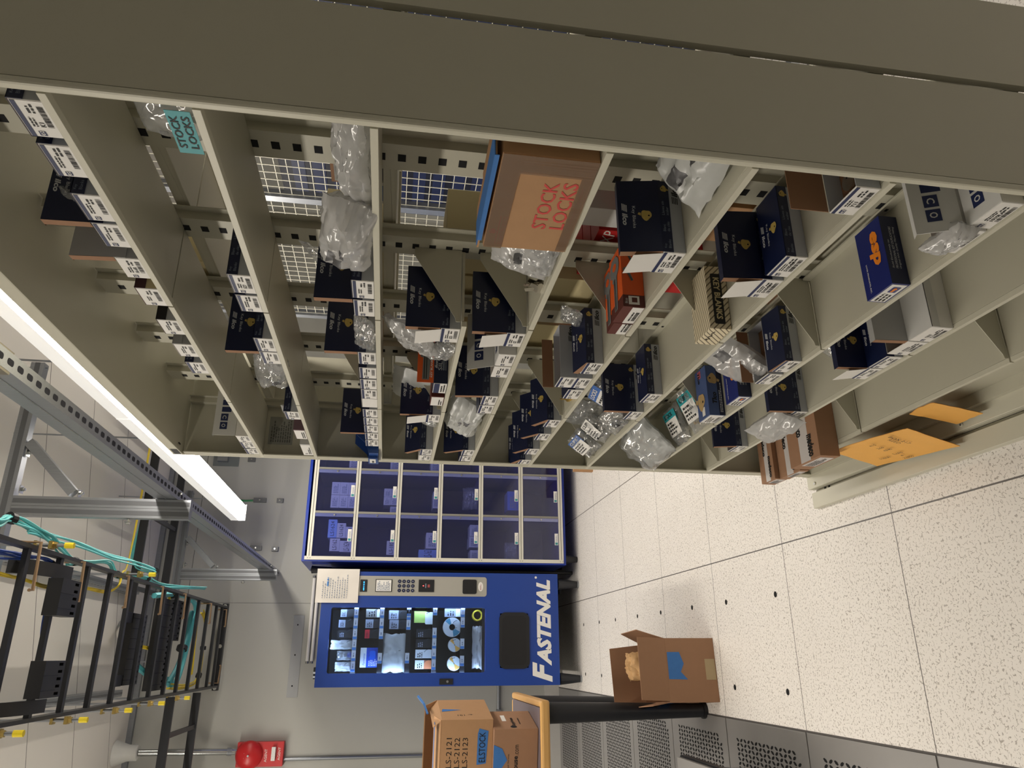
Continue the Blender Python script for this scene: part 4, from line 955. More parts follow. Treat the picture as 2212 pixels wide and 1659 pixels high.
for c in range(3):
    for r in range(6):
        x0, x1, z0, z1 = LX[c] + 0.008, LX[c + 1] - 0.0115, LZ[r + 1] + 0.017, LZ[r] - 0.017
        b = M(); b.box(x0, x1, LY - 0.005, LY - 0.003, z0, z1, doorfilm); d = lpart(b, 'door'); O = LO
        b = M(); b.box(x1 - 0.024, x1 - 0.0005, LY - 0.016, LY - 0.0055, z0 + 0.002, z1 - 0.002, edgefilm); b.cyl((x1 - 0.012, LY - 0.0161, (z0 + z1) / 2), (x1 - 0.012, LY - 0.024, (z0 + z1) / 2), 0.006, 0.006, chrome, 12)
        h = lpart(b, 'handle', d); h['label'] = 'clear bent door edge with small knob'
        b = M(); b.box(x0 + 0.105, x0 + 0.19, LY - 0.0062, LY - 0.0052, z0 + 0.004, z0 + 0.030, white); b.rect((x0 + 0.105, LY - 0.0062, z0 + 0.004), (1, 0, 0), (0, 0, 1), 0.003, 0.020, 0.003, 0.022, teal); b.lines((x0 + 0.13, LY - 0.0062, z0 + 0.008), (1, 0, 0), (0, 0, 1), 0, 0.05, 0, 0.014, greytext, 2, r)
        lpart(b, 'label', d)['label'] = 'white label with teal square'
for x in (0.30, 1.22):
    for y in (LY + 0.06, 4.08):
        b = M(); b.cyl((x, y, 0), (x, y, 0.0995), 0.02, 0.034, blk_plastic, 14); lpart(b, 'leg')
lav = mat('white_carton_board', (216, 214, 216), 0.5, var=0.03)
CELLN = {0: 'left', 1: 'middle', 2: 'hidden'}
def content(c, r, x0, x1, h, zb, lab, m=None, d=0.16, scr='', depth=0.05):
    z = LZ[r + 1] + 0.0065 + zb
    e = empty('small_carton', (x0, LY + depth, z), lab, 'box', 'cartons in the clear-door lockers'); b = M(); b.box(0, x1 - x0, 0, d, 0, h, m or lav); b.build('body', e, bevel=0.002)
    p = M(); w_ = x1 - x0
    if scr: p.text(scr, (w_ * 0.1, 0, h * 0.3), (1, 0, 0), (0, 0, 1), black, h * 0.42, w_ * 0.8)
    else: p.lines((0, 0, 0), (1, 0, 0), (0, 0, 1), w_ * 0.12, w_ * 0.88, h * 0.2, h * 0.8, greytext, 4, int(x0 * 100))
    p.build('printing', e)
R_N = ['top', 'second', 'third', 'fourth', 'fifth', 'bottom']
content(0, 0, 0.325, 0.405, 0.095, 0, 'white carton lettered LS-1624 upright, left locker of top row', scr='LS-1624')
content(0, 0, 0.425, 0.505, 0.060, 0, 'lower white carton lettered 624, left locker of top row', scr='1624')
content(0, 0, 0.425, 0.530, 0.062, 0.0605, 'upper white carton lettered LS1624, left locker of top row', scr='LS1624')
content(0, 0, 0.33, 0.42, 0.070, 0.0955, 'white carton lettered LS162 on upright one, left locker of top row', scr='LS162')
content(0, 0, 0.425, 0.555, 0.062, 0.123, 'topmost blue-white carton lettered LS1624, left locker of top row', scr='LS1624', m=mat('pale_blue_carton', (150, 180, 236), .5))
for i in range(3):
    for j in range(2): content(1, 0, 0.640 + j * 0.096, 0.734 + j * 0.096, 0.0605, i * 0.061, ('lowest', 'centre', 'uppermost')[i] + ' brown-edged white carton, ' + ('left', 'right')[j] + ' pile of six in top middle locker')
content(0, 1, 0.31, 0.41, 0.065, 0, 'single printed white carton, left locker of second row', scr='LS-185')
for i in range(2):
    for j in range(2): content(1, 1, 0.670 + j * 0.062, 0.731 + j * 0.062, 0.052, i * 0.0525, ('lower', 'upper')[i] + ' ' + ('left', 'right')[j] + ' carton of white block of four, second-row middle locker')
content(1, 1, 0.612, 0.660, 0.055, 0, 'white carton standing alone left of block of four, second-row middle locker')
content(0, 2, 0.36, 0.475, 0.085, 0, 'tall grey-white carton, left locker of third row', d=0.2); content(0, 2, 0.292, 0.352, 0.135, 0, 'pale blue scrawled carton standing upright, left locker of third row', scr='LS-163', m=MATS['pale_blue_carton'])
content(1, 2, 0.655, 0.78, 0.045, 0, 'flat white carton, middle locker of third row')
content(0, 3, 0.375, 0.455, 0.070, 0, 'left white carton of neat pair, left locker of fourth row'); content(0, 3, 0.457, 0.540, 0.066, 0, 'right white carton of neat pair, left locker of fourth row'); content(0, 3, 0.292, 0.355, 0.062, 0, 'white carton at far left, left locker of fourth row')
content(1, 4, 0.655, 0.80, 0.085, 0, 'blue and white striped carton, middle locker of fifth row', m=mat('blue_stripe_carton', (64, 110, 214), .5))
bag('poly_bag', [('film', (0.745, LY + 0.10, LZ[4] + 0.068), (0.085, 0, 0), (0, 0.02, 0.055), (0, -0.035, 0), clear, 81, 0.25)], 'crumpled clear bag in middle locker of fourth row')
bag('poly_bag', [('film', (0.36, LY + 0.10, LZ[5] + 0.060), (0.062, 0, 0), (0, 0.02, 0.045), (0, -0.03, 0), clear, 82, 0.25)], 'clear blister bag in left locker of fifth row')
for r, lab in ((0, 'white carton in right-hand locker of top row, beside shelving'), (1, 'three-stripe white carton in right-hand locker of second row'), (2, 'white carton in right-hand locker of third row')): content(2, r, 0.935, 1.02, 0.07, 0, lab)

# ------------------------------------------------------------------ vending machine
vb = mat('vending_blue', (24, 62, 146), 0.38, var=0.03, bump=0.02, bscale=300); vdark = mat('vending_interior', (14, 15, 20), 0.5, var=0.1)
vgrey = mat('vending_panel_grey', (164, 162, 154), 0.42, var=0.02)
VX0, VX1, VZ0, VZ1, VY = -0.565, 0.186, 0.168, 1.835, 3.5
WX0, WX1, WZ0, WZ1 = -0.480, -0.054, 0.694, 1.766
VO = Vector((-0.19, 3.87, 0)); vm = empty('vending_machine', VO, 'blue industrial vending machine with lit glass front', 'vending machine')
def vpart(b, name, parent=None, **kw):
    b.v = [tuple(Vector(p) - VO) for p in b.v]; return b.build(name, parent or vm, **kw)
b = M()
b.box(VX0, WX0, VY, VY + 0.05, VZ0, VZ1, vb); b.box(WX1, VX1, VY, VY + 0.05, VZ0, VZ1, vb); b.box(WX0, WX1, VY, VY + 0.05, WZ1, VZ1, vb)
PX0, PX1, PZ0, PZ1 = -0.452, -0.090, 0.390, 0.592
b.box(WX0, WX1, VY, VY + 0.05, VZ0, PZ0 + 0.0, vb); b.box(WX0, WX1, VY, VY + 0.05, PZ1, WZ0, vb); b.box(WX0, PX0, VY, VY + 0.05, PZ0, PZ1, vb); b.box(PX1, WX1, VY, VY + 0.05, PZ0, PZ1, vb)
fd = vpart(b, 'front_door'); fd['label'] = 'blue front door with cut-outs'
b = M(); b.box(VX0 + 0.004, VX0 + 0.014, VY + 0.0502, 4.24, VZ0 - 0.01, VZ1 - 0.004, vb); b.box(VX1 - 0.014, VX1 - 0.004, VY + 0.0502, 4.24, VZ0 - 0.01, VZ1 - 0.004, vb); b.box(VX0 + 0.0141, VX1 - 0.0141, VY + 0.0502, 4.24, VZ1 - 0.014, VZ1 - 0.004, vb)
b.box(VX0 + 0.0141, VX1 - 0.0141, 4.23, 4.24, VZ0, VZ1 - 0.0141, vdark); b.box(VX0 + 0.0141, VX1 - 0.0141, VY + 0.0502, 4.2299, VZ0 - 0.01, VZ0, blk_metal); vpart(b, 'cabinet')
b = M(); b.box(WX0 - 0.02, WX0 - 0.01, VY + 0.0505, 4.05, 0.64, WZ1 + 0.03, vdark); b.box(WX1 + 0.01, WX1 + 0.02, VY + 0.0505, 4.05, 0.64, WZ1 + 0.03, vdark); b.box(WX0 - 0.01, WX1 + 0.01, 4.04, 4.05, 0.64, WZ1 + 0.03, vdark)
b.box(WX0 - 0.01, WX1 + 0.01, VY + 0.0505, 4.04, WZ1 + 0.02, WZ1 + 0.03, vdark); b.box(WX0 - 0.01, WX1 + 0.01, VY + 0.0505, 4.04, 0.64, 0.65, vdark); vpart(b, 'interior')
b = M(); b.rbox(WX0 + 0.0005, WX1 - 0.0005, VY + 0.004, VY + 0.008, WZ0 + 0.0005, WZ1 - 0.0005, 0.002, film('display_glass', (20, 24, 40), 0.97, 0.03, 0.10, (236, 244, 255)), 'y'); vpart(b, 'glass_pane')
b = M(); r_ = 0.022   # rounded inner corners of the window
for cx, sx in ((WX0, 1), (WX1, -1)):
    for cz, sz in ((WZ0, 1), (WZ1, -1)):
        pts = [(cx, VY - 0.0006, cz)] + [(cx + sx * (r_ - r_ * math.sin(t)), VY - 0.0006, cz + sz * (r_ - r_ * math.cos(t))) for t in [PI / 2 * i / 6 for i in range(7)]]
        b.prism(pts, (0, 0.008, 0), vb)
vpart(b, 'window_corner')
TZ = [1.600, 1.422, 1.236, 1.052, 0.855, 0.700]
for i, z in enumerate(TZ):
    b = M(); b.box(WX0 - 0.008, WX1 + 0.008, VY + 0.075, 4.03, z - 0.008, z, vdark); b.box(WX0 - 0.008, WX1 + 0.008, VY + 0.066, VY + 0.0749, z - 0.022, z + 0.012, vdark); vpart(b, 'tray')
tagw = mat('price_tag_white', (236, 240, 244), 0.5); tagb = mat('price_tag_blue', (86, 150, 226), 0.5)
TAGS = {0: (-.088, -.158, -.228, -.298, -.368, -.438), 1: (-.088, -.158, -.226, -.385), 2: (-.075, -.100, -.165, -.385), 3: (-.068, -.220, -.290, -.358, -.428), 4: (-.080, -.150, -.292, -.405), 5: ()}
for i, xs in TAGS.items():
    for x in xs:
        b = M(); b.box(x - 0.034, x + 0.034, VY + 0.060, VY + 0.0655, TZ[i] - 0.018, TZ[i] + 0.010, tagw); b.rect((x - 0.034, VY + 0.060, TZ[i] - 0.018), (1, 0, 0), (0, 0, 1), 0.001, 0.018, 0.001, 0.027, tagb); b.lines((x, VY + 0.060, TZ[i] - 0.010), (1, 0, 0), (0, 0, 1), -0.008, 0.02, 0, 0.012, greytext, 1, i)
        vpart(b, 'price_tag')
wirem = mat('coil_wire', (60, 62, 66), 0.35, 0.6)
COILS = [(0, x, .026) for x in TAGS[0]] + [(1, -.088, .026), (1, -.158, .026), (1, -.226, .026), (1, -.385, .036), (2, -.098, .026), (2, -.165, .026), (2, -.375, .040), (3, -.075, .026), (3, -.110, .03), (3, -.220, .026), (3, -.290, .03), (3, -.358, .03), (3, -.428, .03), (4, -.165, .03), (4, -.215, .03), (4, -.300, .036), (4, -.425, .040)]
for i, x, r in COILS:
    b = M(); N_ = 70; b.tube([(x + r * math.cos(2 * PI * k / 20), VY + 0.085 + 0.30 * k / N_, TZ[i] + r + 0.003 + r * math.sin(2 * PI * k / 20)) for k in range(N_)], 0.0016, wirem, 5); vpart(b, 'coil', smooth=True)
ledm = mat('led_tube', (230, 244, 255), 0.5, emit=60.0, ecol=(206, 232, 255))
b = M(); b.box(WX0 - 0.0095, WX0 - 0.004, VY + 0.056, VY + 0.064, WZ0 + 0.02, WZ1 - 0.02, ledm); b.box(WX1 + 0.004, WX1 + 0.0095, VY + 0.056, VY + 0.064, WZ0 + 0.02, WZ1 - 0.02, ledm); b.box(WX0 + 0.02, WX1 - 0.02, VY + 0.054, VY + 0.062, WZ1 + 0.010, WZ1 + 0.016, ledm); vpart(b, 'led_strip')
# control column
b = M(); b.rbox(0.023, 0.157, VY - 0.004, VY - 0.0002, 0.690, 1.700, 0.018, vgrey, 'y', 6); cp = vpart(b, 'control_panel')
def cpart(b, name, lab=None):
    b.v = [tuple(Vector(p) - VO) for p in b.v]; o = b.build(name, cp); 
    if lab: o['label'] = lab
    return o
yf = VY - 0.0042
b = M(); b.box(0.049, 0.131, yf - 0.003, yf, 1.532, 1.580, vdark); b.text('READY', (0.058, yf - 0.003, 1.552), (1, 0, 0), (0, 0, 1), mat('cyan_display', (40, 150, 230), .5, emit=2.0), 0.010, 0.058) if False else b.lines((0.058, yf - 0.003, 1.548), (1, 0, 0), (0, 0, 1), 0, 0.062, 0, 0.013, mat('cyan_display', (40, 150, 230), .5, emit=2.0), 1, 2); cpart(b, 'display', 'small dark display with blue digits')
b = M(); b.box(0.050, 0.134, yf - 0.004, yf, 1.361, 1.475, vdark); b.rect((0.054, yf - 0.004, 1.366), (1, 0, 0), (0, 0, 1), 0, 0.076, 0, 0.104, white); b.lines((0.058, yf - 0.0046, 1.372), (1, 0, 0), (0, 0, 1), 0, 0.066, 0, 0.09, greytext, 9, 5); cpart(b, 'instruction_card', 'black framed white card')
b = M()
for r in range(4):
    for c in range(3):
        x, z = 0.060 + c * 0.031, 1.309 - r * 0.031; b.cyl((x, yf, z), (x, yf - 0.004, z), 0.0125, 0.0115, navy, 16); b.text('123456789*0#'[r * 3 + c], (x, yf - 0.004, z - 0.004), (1, 0, 0), (0, 0, 1), silverink, 0.008, center=True)
cpart(b, 'keypad', 'twelve round navy keys')
b = M(); b.box(0.051, 0.135, yf - 0.004, yf, 1.066, 1.175, vdark); b.disc((0.093, yf - 0.0045, 1.142), (0, -1, 0), 0.004, mat('red_led', (255, 60, 60), .5, emit=6.0), 10); b.rect((0.078, yf - 0.004, 1.122), (1, 0, 0), (0, 0, 1), 0, 0.03, 0, 0.006, greytext); b.rect((0.082, yf - 0.004, 1.096), (1, 0, 0), (0, 0, 1), 0, 0.02, 0, 0.016, mat('dull_red', (150, 70, 70), .5)); cpart(b, 'card_reader', 'black badge reader with red light')
b = M(); b.rbox(0.040, 0.139, yf - 0.005, yf, 0.763, 0.863, 0.012, vdark, 'y', 5); cpart(b, 'coin_return', 'black rounded recess')
b = M(); b.disc((0.091, yf - 0.0006, 0.734), (0, -1, 0), 0.032, white, 20, 0.018, (1, 0, 0)); b.lines((0.068, yf - 0.0008, 0.728), (1, 0, 0), (0, 0, 1), 0, 0.045, 0, 0.012, mat('dull_red', (150, 70, 70), .5), 2, 4); cpart(b, 'sticker', 'white oval sticker')
b = M(); b.rbox(PX0 - 0.006, PX1 + 0.006, VY - 0.010, VY - 0.0003, PZ0 - 0.006, PZ1 + 0.006, 0.045, blk_plastic, 'y', 8); b.rbox(PX0 + 0.018, PX1 - 0.018, VY - 0.0112, VY - 0.0101, PZ0 + 0.016, PZ1 - 0.016, 0.032, vdark, 'y', 8); vpart(b, 'delivery_flap')
b = M(); b.box(-0.554, -0.517, VY - 0.008, VY - 0.0003, 0.918, 1.009, blk_plastic); b.cyl((-0.5355, VY - 0.0081, 0.955), (-0.5355, VY - 0.012, 0.955), 0.008, 0.008, steel, 14); vpart(b, 'door_lock')
b = M(); yt = VY - 0.0004
b.text('F', (-0.545, yt, 0.222), (1, 0, 0), (0, 0, 1), white, 0.140, 0.132, shear=0.28, bold=0.045)
b.text('ASTENAL', (-0.440, yt, 0.224), (1, 0, 0), (0, 0, 1), white, 0.104, 0.585, shear=0.28, bold=0.05); b.disc((0.160, yt - 0.0006, 0.330), (0, -1, 0), 0.0085, white, 14)
vpart(b, 'lettering')['label'] = 'white slanted capital lettering'
for x in (-0.527, 0.118):
    for y in (VY + 0.05, 4.15):
        b = M(); b.cyl((x, y, 0), (x, y, 0.012), 0.024, 0.024, steel, 14); b.cyl((x, y, 0.012), (x, y, VZ0 - 0.0105), 0.024, 0.040, blk_metal, 14); vpart(b, 'leg')
# notice sheet taped to the machine
b = M(); x0, x1, z0, z1 = -0.026, 0.201, 1.589, 1.877; ys = VY - 0.0125
n_ = 10; vs = [(x0 + (x1 - x0) * i / n_, ys - 0.004 * math.sin(i * 0.8 + j) * 0.4, z0 + (z1 - z0) * j / n_) for j in range(n_ + 1) for i in range(n_ + 1)]
b.raw(vs, [(j * 11 + i, j * 11 + i + 1, (j + 1) * 11 + i + 1, (j + 1) * 11 + i) for j in range(n_) for i in range(n_)], mat('paper_sheet', (222, 217, 210), 0.7, var=0.02)); e = empty('notice_sheet', (0.0875, ys, 1.589), 'white printed notice sheet taped over top of vending machine control panel', 'paper')
b.v = [tuple(Vector(p) - Vector(e.location)) for p in b.v]; b.build('paper', e, smooth=True)
b = M(); b.lines((x0 + 0.03, ys - 0.0035, 1.66), (1, 0, 0), (0, 0, 1), 0, 0.16, 0, 0.18, greytext, 11, 7, fill=0.3); b.lines((x0 + 0.11, ys - 0.0035, 1.79), (1, 0, 0), (0, 0, 1), 0, 0.06, 0, 0.02, tagb, 1, 2)
b.v = [tuple(Vector(p) - Vector(e.location)) for p in b.v]; b.build('printing', e)
# goods on the coils
def goods(name, row, x, lab, fn, dy=0.0):
    e = empty(name, (x, VY + 0.10 + dy, TZ[row] + 0.0005), lab, 'goods', 'goods in the vending machine'); fn(e); e.scale = (1.1, 1, 1.22) if (row in (1, 2, 3) or name == 'pack') else (1, 1, 1)
gw = mat('goods_white', (226, 232, 234), 0.45, var=.05); gg = mat('goods_grey', (150, 156, 172), 0.5, var=.15, scale=60); gk = mat('goods_black', (34, 36, 40), 0.5); gb = mat('goods_blue', (30, 80, 200), 0.4, var=.1); gr = mat('goods_red', (214, 40, 60), 0.45)
def pack(w_, h, top, low, d=0.03, frac=0.5):
    def f(e):
        b = M(); b.box(-w_ / 2, w_ / 2, 0, d, 0, h * frac, low); b.build('pack', e); c = M(); c.box(-w_ / 2, w_ / 2, 0, d, h * frac + 0.0001, h, top); c.lines((-w_ / 2, 0, h * frac), (1, 0, 0), (0, 0, 1), w_ * .1, w_ * .8, h * .08, h * (1 - frac) * .8, gk if top is not gk else gg, 3, int(h * 1000)); c.build('header_card', e)
    return f
goods('pack', 0, -.088, 'small pale pack over black coil, first slot by control panel, top tray', pack(.045, .085, gg, gk, frac=.6)); goods('pack', 0, -.158, 'grey card pack, second slot of top tray', pack(.045, .092, gg, gk, frac=.6)); goods('pack', 0, -.226, 'black and silver pack, third slot of top tray', pack(.045, .092, gk, gk, frac=.55))
for x, lab, sd, m_, hh in ((-.297, 'tall crumpled silver bag in fourth slot of top tray', 91, milky2, .075), (-.367, 'clear bag with blue fittings in fifth slot of top tray', 92, clear, .052), (-.438, 'silver-white crumpled bag in last slot of top tray', 93, milky, .056)):
    def fb(e, sd=sd, m_=m_, hh=hh):
        b = M(); pillow(b, (0, 0.01, hh + .005), (.030, 0, 0), (0, 0, hh), (0, -.016, 0), m_, sd, 14, 14, .2); b.build('film', e, smooth=True)
        if sd != 91: c = M(); c.lathe((0.004, 0.02, 0.024), (0, -1, 0), [(0, 0.001), (0, .018), (.012, .016), (.014, .001)], gb if sd == 92 else gg, 14); c.build('fitting', e, smooth=True)
    goods('poly_bag', 0, x, lab, fb)
goods('pack', 1, -.088, 'silver battery blister in first slot of second tray', pack(.05, .088, mat('foil', (180, 180, 176), .3, .8, var=.5, scale=60), gw, frac=.3)); goods('pack', 1, -.158, 'grey pack on black base in second slot of second tray', pack(.052, .088, gg, gk, frac=.5)); goods('pack', 1, -.226, 'black pack with red caps in third slot of second tray', pack(.052, .088, gr, gk, frac=.7))
def blister(e):
    b = M(); b.box(-.058, .058, 0, .006, 0, .105, gb); b.box(-.058, .058, -.0003, .006, .072, .1055, gw); b.text('Permatex', (-.045, -.0003, .078), (1, 0, 0), (0, 0, 1), gb, .014, .07, shear=.2); b.lines((0, 0, 0), (1, 0, 0), (0, 0, 1), -.05, -.005, .01, .06, gw, 6, 3); b.build('card', e)
    c = M(); c.rbox(-.012, .040, -.020, -.0005, .02, .055, .012, mat('goods_blue_gloss', (40, 110, 240), .2), 'y', 5); c.build('blister', e)
goods('blister_pack', 1, -.380, 'blue and white blister card in wide slot of second tray', blister)
goods('pack', 2, -.098, 'grey and black pack in first slot of third tray', pack(.055, .11, gg, gk, frac=.5)); goods('pack', 2, -.163, 'grey and black pack in second slot of third tray', pack(.055, .105, gg, gk, frac=.5))
def bigbag(e):
    b = M(); pillow(b, (0, 0.0, .070), (.115, 0, 0), (0, 0, .068), (0, -.018, 0), milky2, 95, 20, 16, .12); b.build('film', e, smooth=True); c = M(); c.box(-.09, .08, .024, .028, .01, .12, gw); c.lines((-.09, .024, 0), (1, 0, 0), (0, 0, 1), .02, .15, .03, .10, greytext, 6, 3); c.build('folded_cloth', e)
goods('poly_bag', 2, -.352, 'large bright white bag filling wide slot of third tray', bigbag)
def green(e):
    b = M(); b.box(-.035, .035, 0, .03, .045, .115, mat('goods_lime', (190, 220, 110), .5, var=.1)); b.build('pouch', e); c = M(); c.rbox(-.045, .030, -.004, -.0005, 0.0, .052, .008, gw, 'y'); c.build('tag', e)
goods('pouch', 3, -.112, 'lime green pouch with white tag in first slot of fourth tray', green)
for x, lab, t_, l_ in ((-.222, 'black pack with white print, second slot of fourth tray', gk, gk), (-.290, 'black round-headed pack, third slot of fourth tray', gk, gk), (-.358, 'white box with brown disc, fourth slot of fourth tray', gw, gw), (-.428, 'orange and white pack, last slot of fourth tray', gw, mat('goods_orange', (216, 130, 84), .5))):
    goods('pack', 3, x, lab, pack(.052, .10, t_, l_))
def roll(R_, r_, w_, m_, m2):
    def f(e):
        b = M(); b.lathe((0, 0.03, R_), (0, -1, 0), [(0, r_), (0, R_), (w_, R_), (w_, r_), (0, r_)], m_, 32); b.build('roll', e, smooth=True)
        c = M(); 
        for a0, a1, mm in ((0.3, 0.9, m2), (3.3, 4.2, m2)):
            c.poly([(q * math.cos(t), 0.0296 - w_, R_ + q * math.sin(t)) for q, t in [(R_ * .97, a0), (R_ * .97, (a0 + a1) / 2), (R_ * .97, a1), (r_ * 1.1, a1), (r_ * 1.1, a0)]][::-1], mm)
        c.build('label', e)
    return f
tape_w = mat('tape_side_white', (206, 212, 216), .45, var=.05); tape_t = mat('tape_teal', (70, 140, 170), .45); tape_o = mat('tape_orange', (232, 176, 84), .45, var=.1)
goods('pack', 4, -.082, 'grey roll pack in first slot of fifth tray', pack(.05, .10, gg, gw, frac=.35)); goods('tape_roll', 4, -.180, 'big white and teal tape roll in fifth tray', roll(.066, .022, .03, tape_w, tape_t)); goods('tape_roll', 4, -.300, 'orange and grey tape roll, middle of fifth tray', roll(.046, .004, .035, tape_w, tape_o)); goods('tape_roll', 4, -.422, 'white tape roll with amber stripe, end of fifth tray', roll(.048, .004, .035, gw, tape_o))
def ycoil(e):
    b = M(); b.tube([(0.0 + .034 * math.cos(t), .03 + .002 * t, .036 + .034 * math.sin(t)) for t in [i * .4 for i in range(60)]], .006, yellowwire, 6); b.build('cord', e, smooth=True)
goods('cord_coil', 5, -.098, 'yellow cord coil on lowest vending tray', ycoil)
def lowbag(e):
    b = M(); pillow(b, (0, 0.0, .040), (.14, 0, 0), (0, .02, .034), (0, -.022, 0), milky, 97, 20, 12, .2); b.build('film', e, smooth=True)
goods('poly_bag', 5, -.315, 'long clear bag lying on lowest vending tray', lowbag)
# tubes and a packet above the machine
for z, lab in ((1.968, 'upper of two white pipes on wall above vending machine'), (1.935, 'lower of two white pipes on wall above vending machine')):
    e = empty('wall_pipe', (-0.09, 4.27, z), lab, 'pipe', 'white pipes on the wall'); b = M(); b.cyl((-0.315, 0, 0), (0.30, 0, 0), 0.012, 0.012, white, 14); b.build('pipe', e, smooth=True)
    for x in (-0.332, 0.305): c = M(); c.cyl((x, 0, 0), (x + 0.016, 0, 0), 0.0135, 0.0135, chrome, 14); c.build('end_cap', e)
    for x in (-0.2, 0.2): c = M(); c.box(x - .008, x + .008, 0.0125, 0.029, -0.008, 0.008, chrome); c.build('clip', e)
e = empty('packet', (-0.515, 3.56, VZ1 - 0.0035), 'small black and white striped packet on top of vending machine', 'packet'); b = M(); b.box(0, .075, 0, .12, 0, .022, gk); b.build('wrapper', e, bevel=.003)
c = M(); [c.box(.008 + i * .026, .020 + i * .026, -.0006, .12, .0002, .0225, gw) for i in range(2)]; c.build('stripes', e)

# ------------------------------------------------------------------ table, cartons
lam = mat('plum_grey_laminate', (112, 102, 108), 0.4, var=0.03); oak = mat('oak_edging', (214, 168, 104), 0.38, var=0.10, scale=8, aniso=(2, 2, 30))
TB = empty('side_table', (-0.95, 1.72, 0), 'plum-grey table with oak edging and black tapered legs by perforated floor panels', 'table'); TO = Vector((-0.95, 1.72, 0))
tx0, tx1, ty0, ty1, tz = -1.45, -0.545, 1.36, 2.10, 0.740
b = M(); b.box(tx0, tx1 - 0.03, ty0 + 0.03, ty1 - 0.03, tz - 0.036, tz, lam); b.v = [tuple(Vector(p) - TO) for p in b.v]; b.build('top', TB)
for nm, q in (('f', (tx0, tx1, ty0, ty0 + 0.0299)), ('s', (tx1 - 0.0299, tx1, ty0 + 0.03, ty1)), ('b', (tx0, tx1 - 0.03, ty1 - 0.0299, ty1))):
    b = M(); b.box(q[0], q[1], q[2], q[3], tz - 0.038, tz + 0.0005, oak); b.v = [tuple(Vector(p) - TO) for p in b.v]; b.build('edging', TB, bevel=0.010)['label'] = 'rounded oak edging'
for x, y in ((-0.597, 1.425), (-0.600, 2.03), (-1.40, 1.425), (-1.40, 2.03)):
    b = M(); b.cyl((x, y, 0), (x, y, 0.016), 0.034, 0.034, blk_plastic, 18); b.cyl((x, y, 0.016), (x, y, tz - 0.0385), 0.028, 0.043, blk_metal, 20); b.v = [tuple(Vector(p) - TO) for p in b.v]; b.build('leg', TB, smooth=True)
def open_text(b, tx, o, u, v, m, h, w_=None, **kw): b.text(tx, o, u, v, m, h, w_, **kw)
# lower carton
e = empty('carton', (-0.655, 1.412, tz + 0.001), 'brown carton lettered supply house on table, under the handwritten carton', 'box', None, math.radians(-13))
b = M(); b.box(-0.34, 0, 0, 0.235, 0, 0.186, cardboard2); b.build('carton', e, bevel=0.003)
p = M(); F = ((1, 0, 0), (0, 0, 1)); S_ = ((0, 1, 0), (0, 0, 1))
p.text('SupplyHouse', (-0.250, 0, 0.078), *F, black, 0.026, 0.145, bold=.03); p.text('.com', (-0.102, 0, 0.081), *F, black, 0.014, 0.04); p.text('Real People. Real Service.', (-0.225, 0, 0.118), *F, black, 0.009, 0.13)
p.rbox(-0.315, -0.180, -0.0008, -0.0003, 0.010, 0.042, .002, cardboard, 'y'); p.bars((-0.31, -0.0008, 0.012), *F, 0, 0.125, 0, 0.026, black, 5, 22)
p.text('SupplyHouse', (0, 0.04, 0.085), *S_, black, 0.020, 0.10, bold=.03, shear=.15); p.disc((0.0005, 0.028, 0.100), (1, 0, 0), 0.014, black, 14); p.lines((0, 0.06, 0.062), *S_, 0, 0.11, 0, 0.010, black, 1, 4); p.rect((0, 0.10, 0.120), *S_, 0, 0.075, 0, 0.018, white); p.build('printing', e)['label'] = 'black printing'
t = M(); t.poly([(-0.205, -0.0012, 0.185), (-0.060, -0.0012, 0.185), (-0.075, -0.0012, 0.150), (-0.12, -0.0012, 0.128), (-0.15, -0.0012, 0.150), (-0.19, -0.0012, 0.125)], blutape); t.poly([(-0.34, -0.0012, 0.185), (-0.21, -0.0012, 0.185), (-0.20, -0.0012, 0.14), (-0.34, -0.0012, 0.12)], blutape); t.build('tape', e)['label'] = 'torn blue masking tape'
# upper carton
e = empty('carton', (-0.618, 1.432, tz + 0.188), 'open brown carton with handwritten numbers and blue tape, top of table stack', 'box', None, math.radians(-11))
b = M(); W_, D_, H_ = 0.36, 0.31, 0.212; t_ = 0.004
b.box(-W_, 0, 0, t_, 0, H_, cardboard); b.box(-W_, 0, D_ - t_, D_, 0, H_, cardboard); b.box(-W_, -W_ + t_, t_, D_ - t_, 0, H_, cardboard); b.box(-t_, 0, t_, D_ - t_, 0, H_, cardboard); b.box(-W_ + t_, -t_, t_, D_ - t_, 0, t_, kraft); b.build('carton', e)
def flap(e, pts, m=cardboard, nm='flap', off=(0, 0, 0.004), lab=None):
    f = M(); f.prism(pts, off, m); o = f.build(nm, e)
    if lab: o['label'] = lab
flap(e, [(-W_, 0.0, H_ + .001), (-0.0, 0.0, H_ + .001), (-0.01, 0.10, H_ + 0.022), (-W_, 0.10, H_ + 0.022)], lab='front flap folded in'); flap(e, [(-W_, D_, H_ + .001), (0, D_, H_ + .001), (-0.01, D_ - 0.05, H_ + 0.055), (-W_, D_ - 0.05, H_ + 0.055)]); flap(e, [(0, 0.0, H_), (0, D_, H_), (-0.03, D_ - .01, H_ + 0.035), (-0.03, 0.012, H_ + 0.035)], off=(-0.003, 0, 0))
p = M()
for i, tx in enumerate(('LS-2121', 'LS-2122', 'LS-2123')): p.text(tx, (-0.185, 0, 0.168 - i * 0.033), *F, black, 0.022, 0.115)
for i, tx in enumerate(('LS-2117', 'LS-2118', 'LS-2119')): p.text(tx, (-0.345, 0, 0.160 - i * 0.034), *F, black, 0.024, 0.112)
p.text('2120', (-0.31, 0, 0.040), *F, black, 0.026, 0.09); p.text('101', (0, 0.05, 0.13), *S_, black, 0.018, 0.03) if False else p.text('101', (0, 0.055, 0.142), (0, 0, -1), (0, 1, 0), black, 0.018, 0.03)
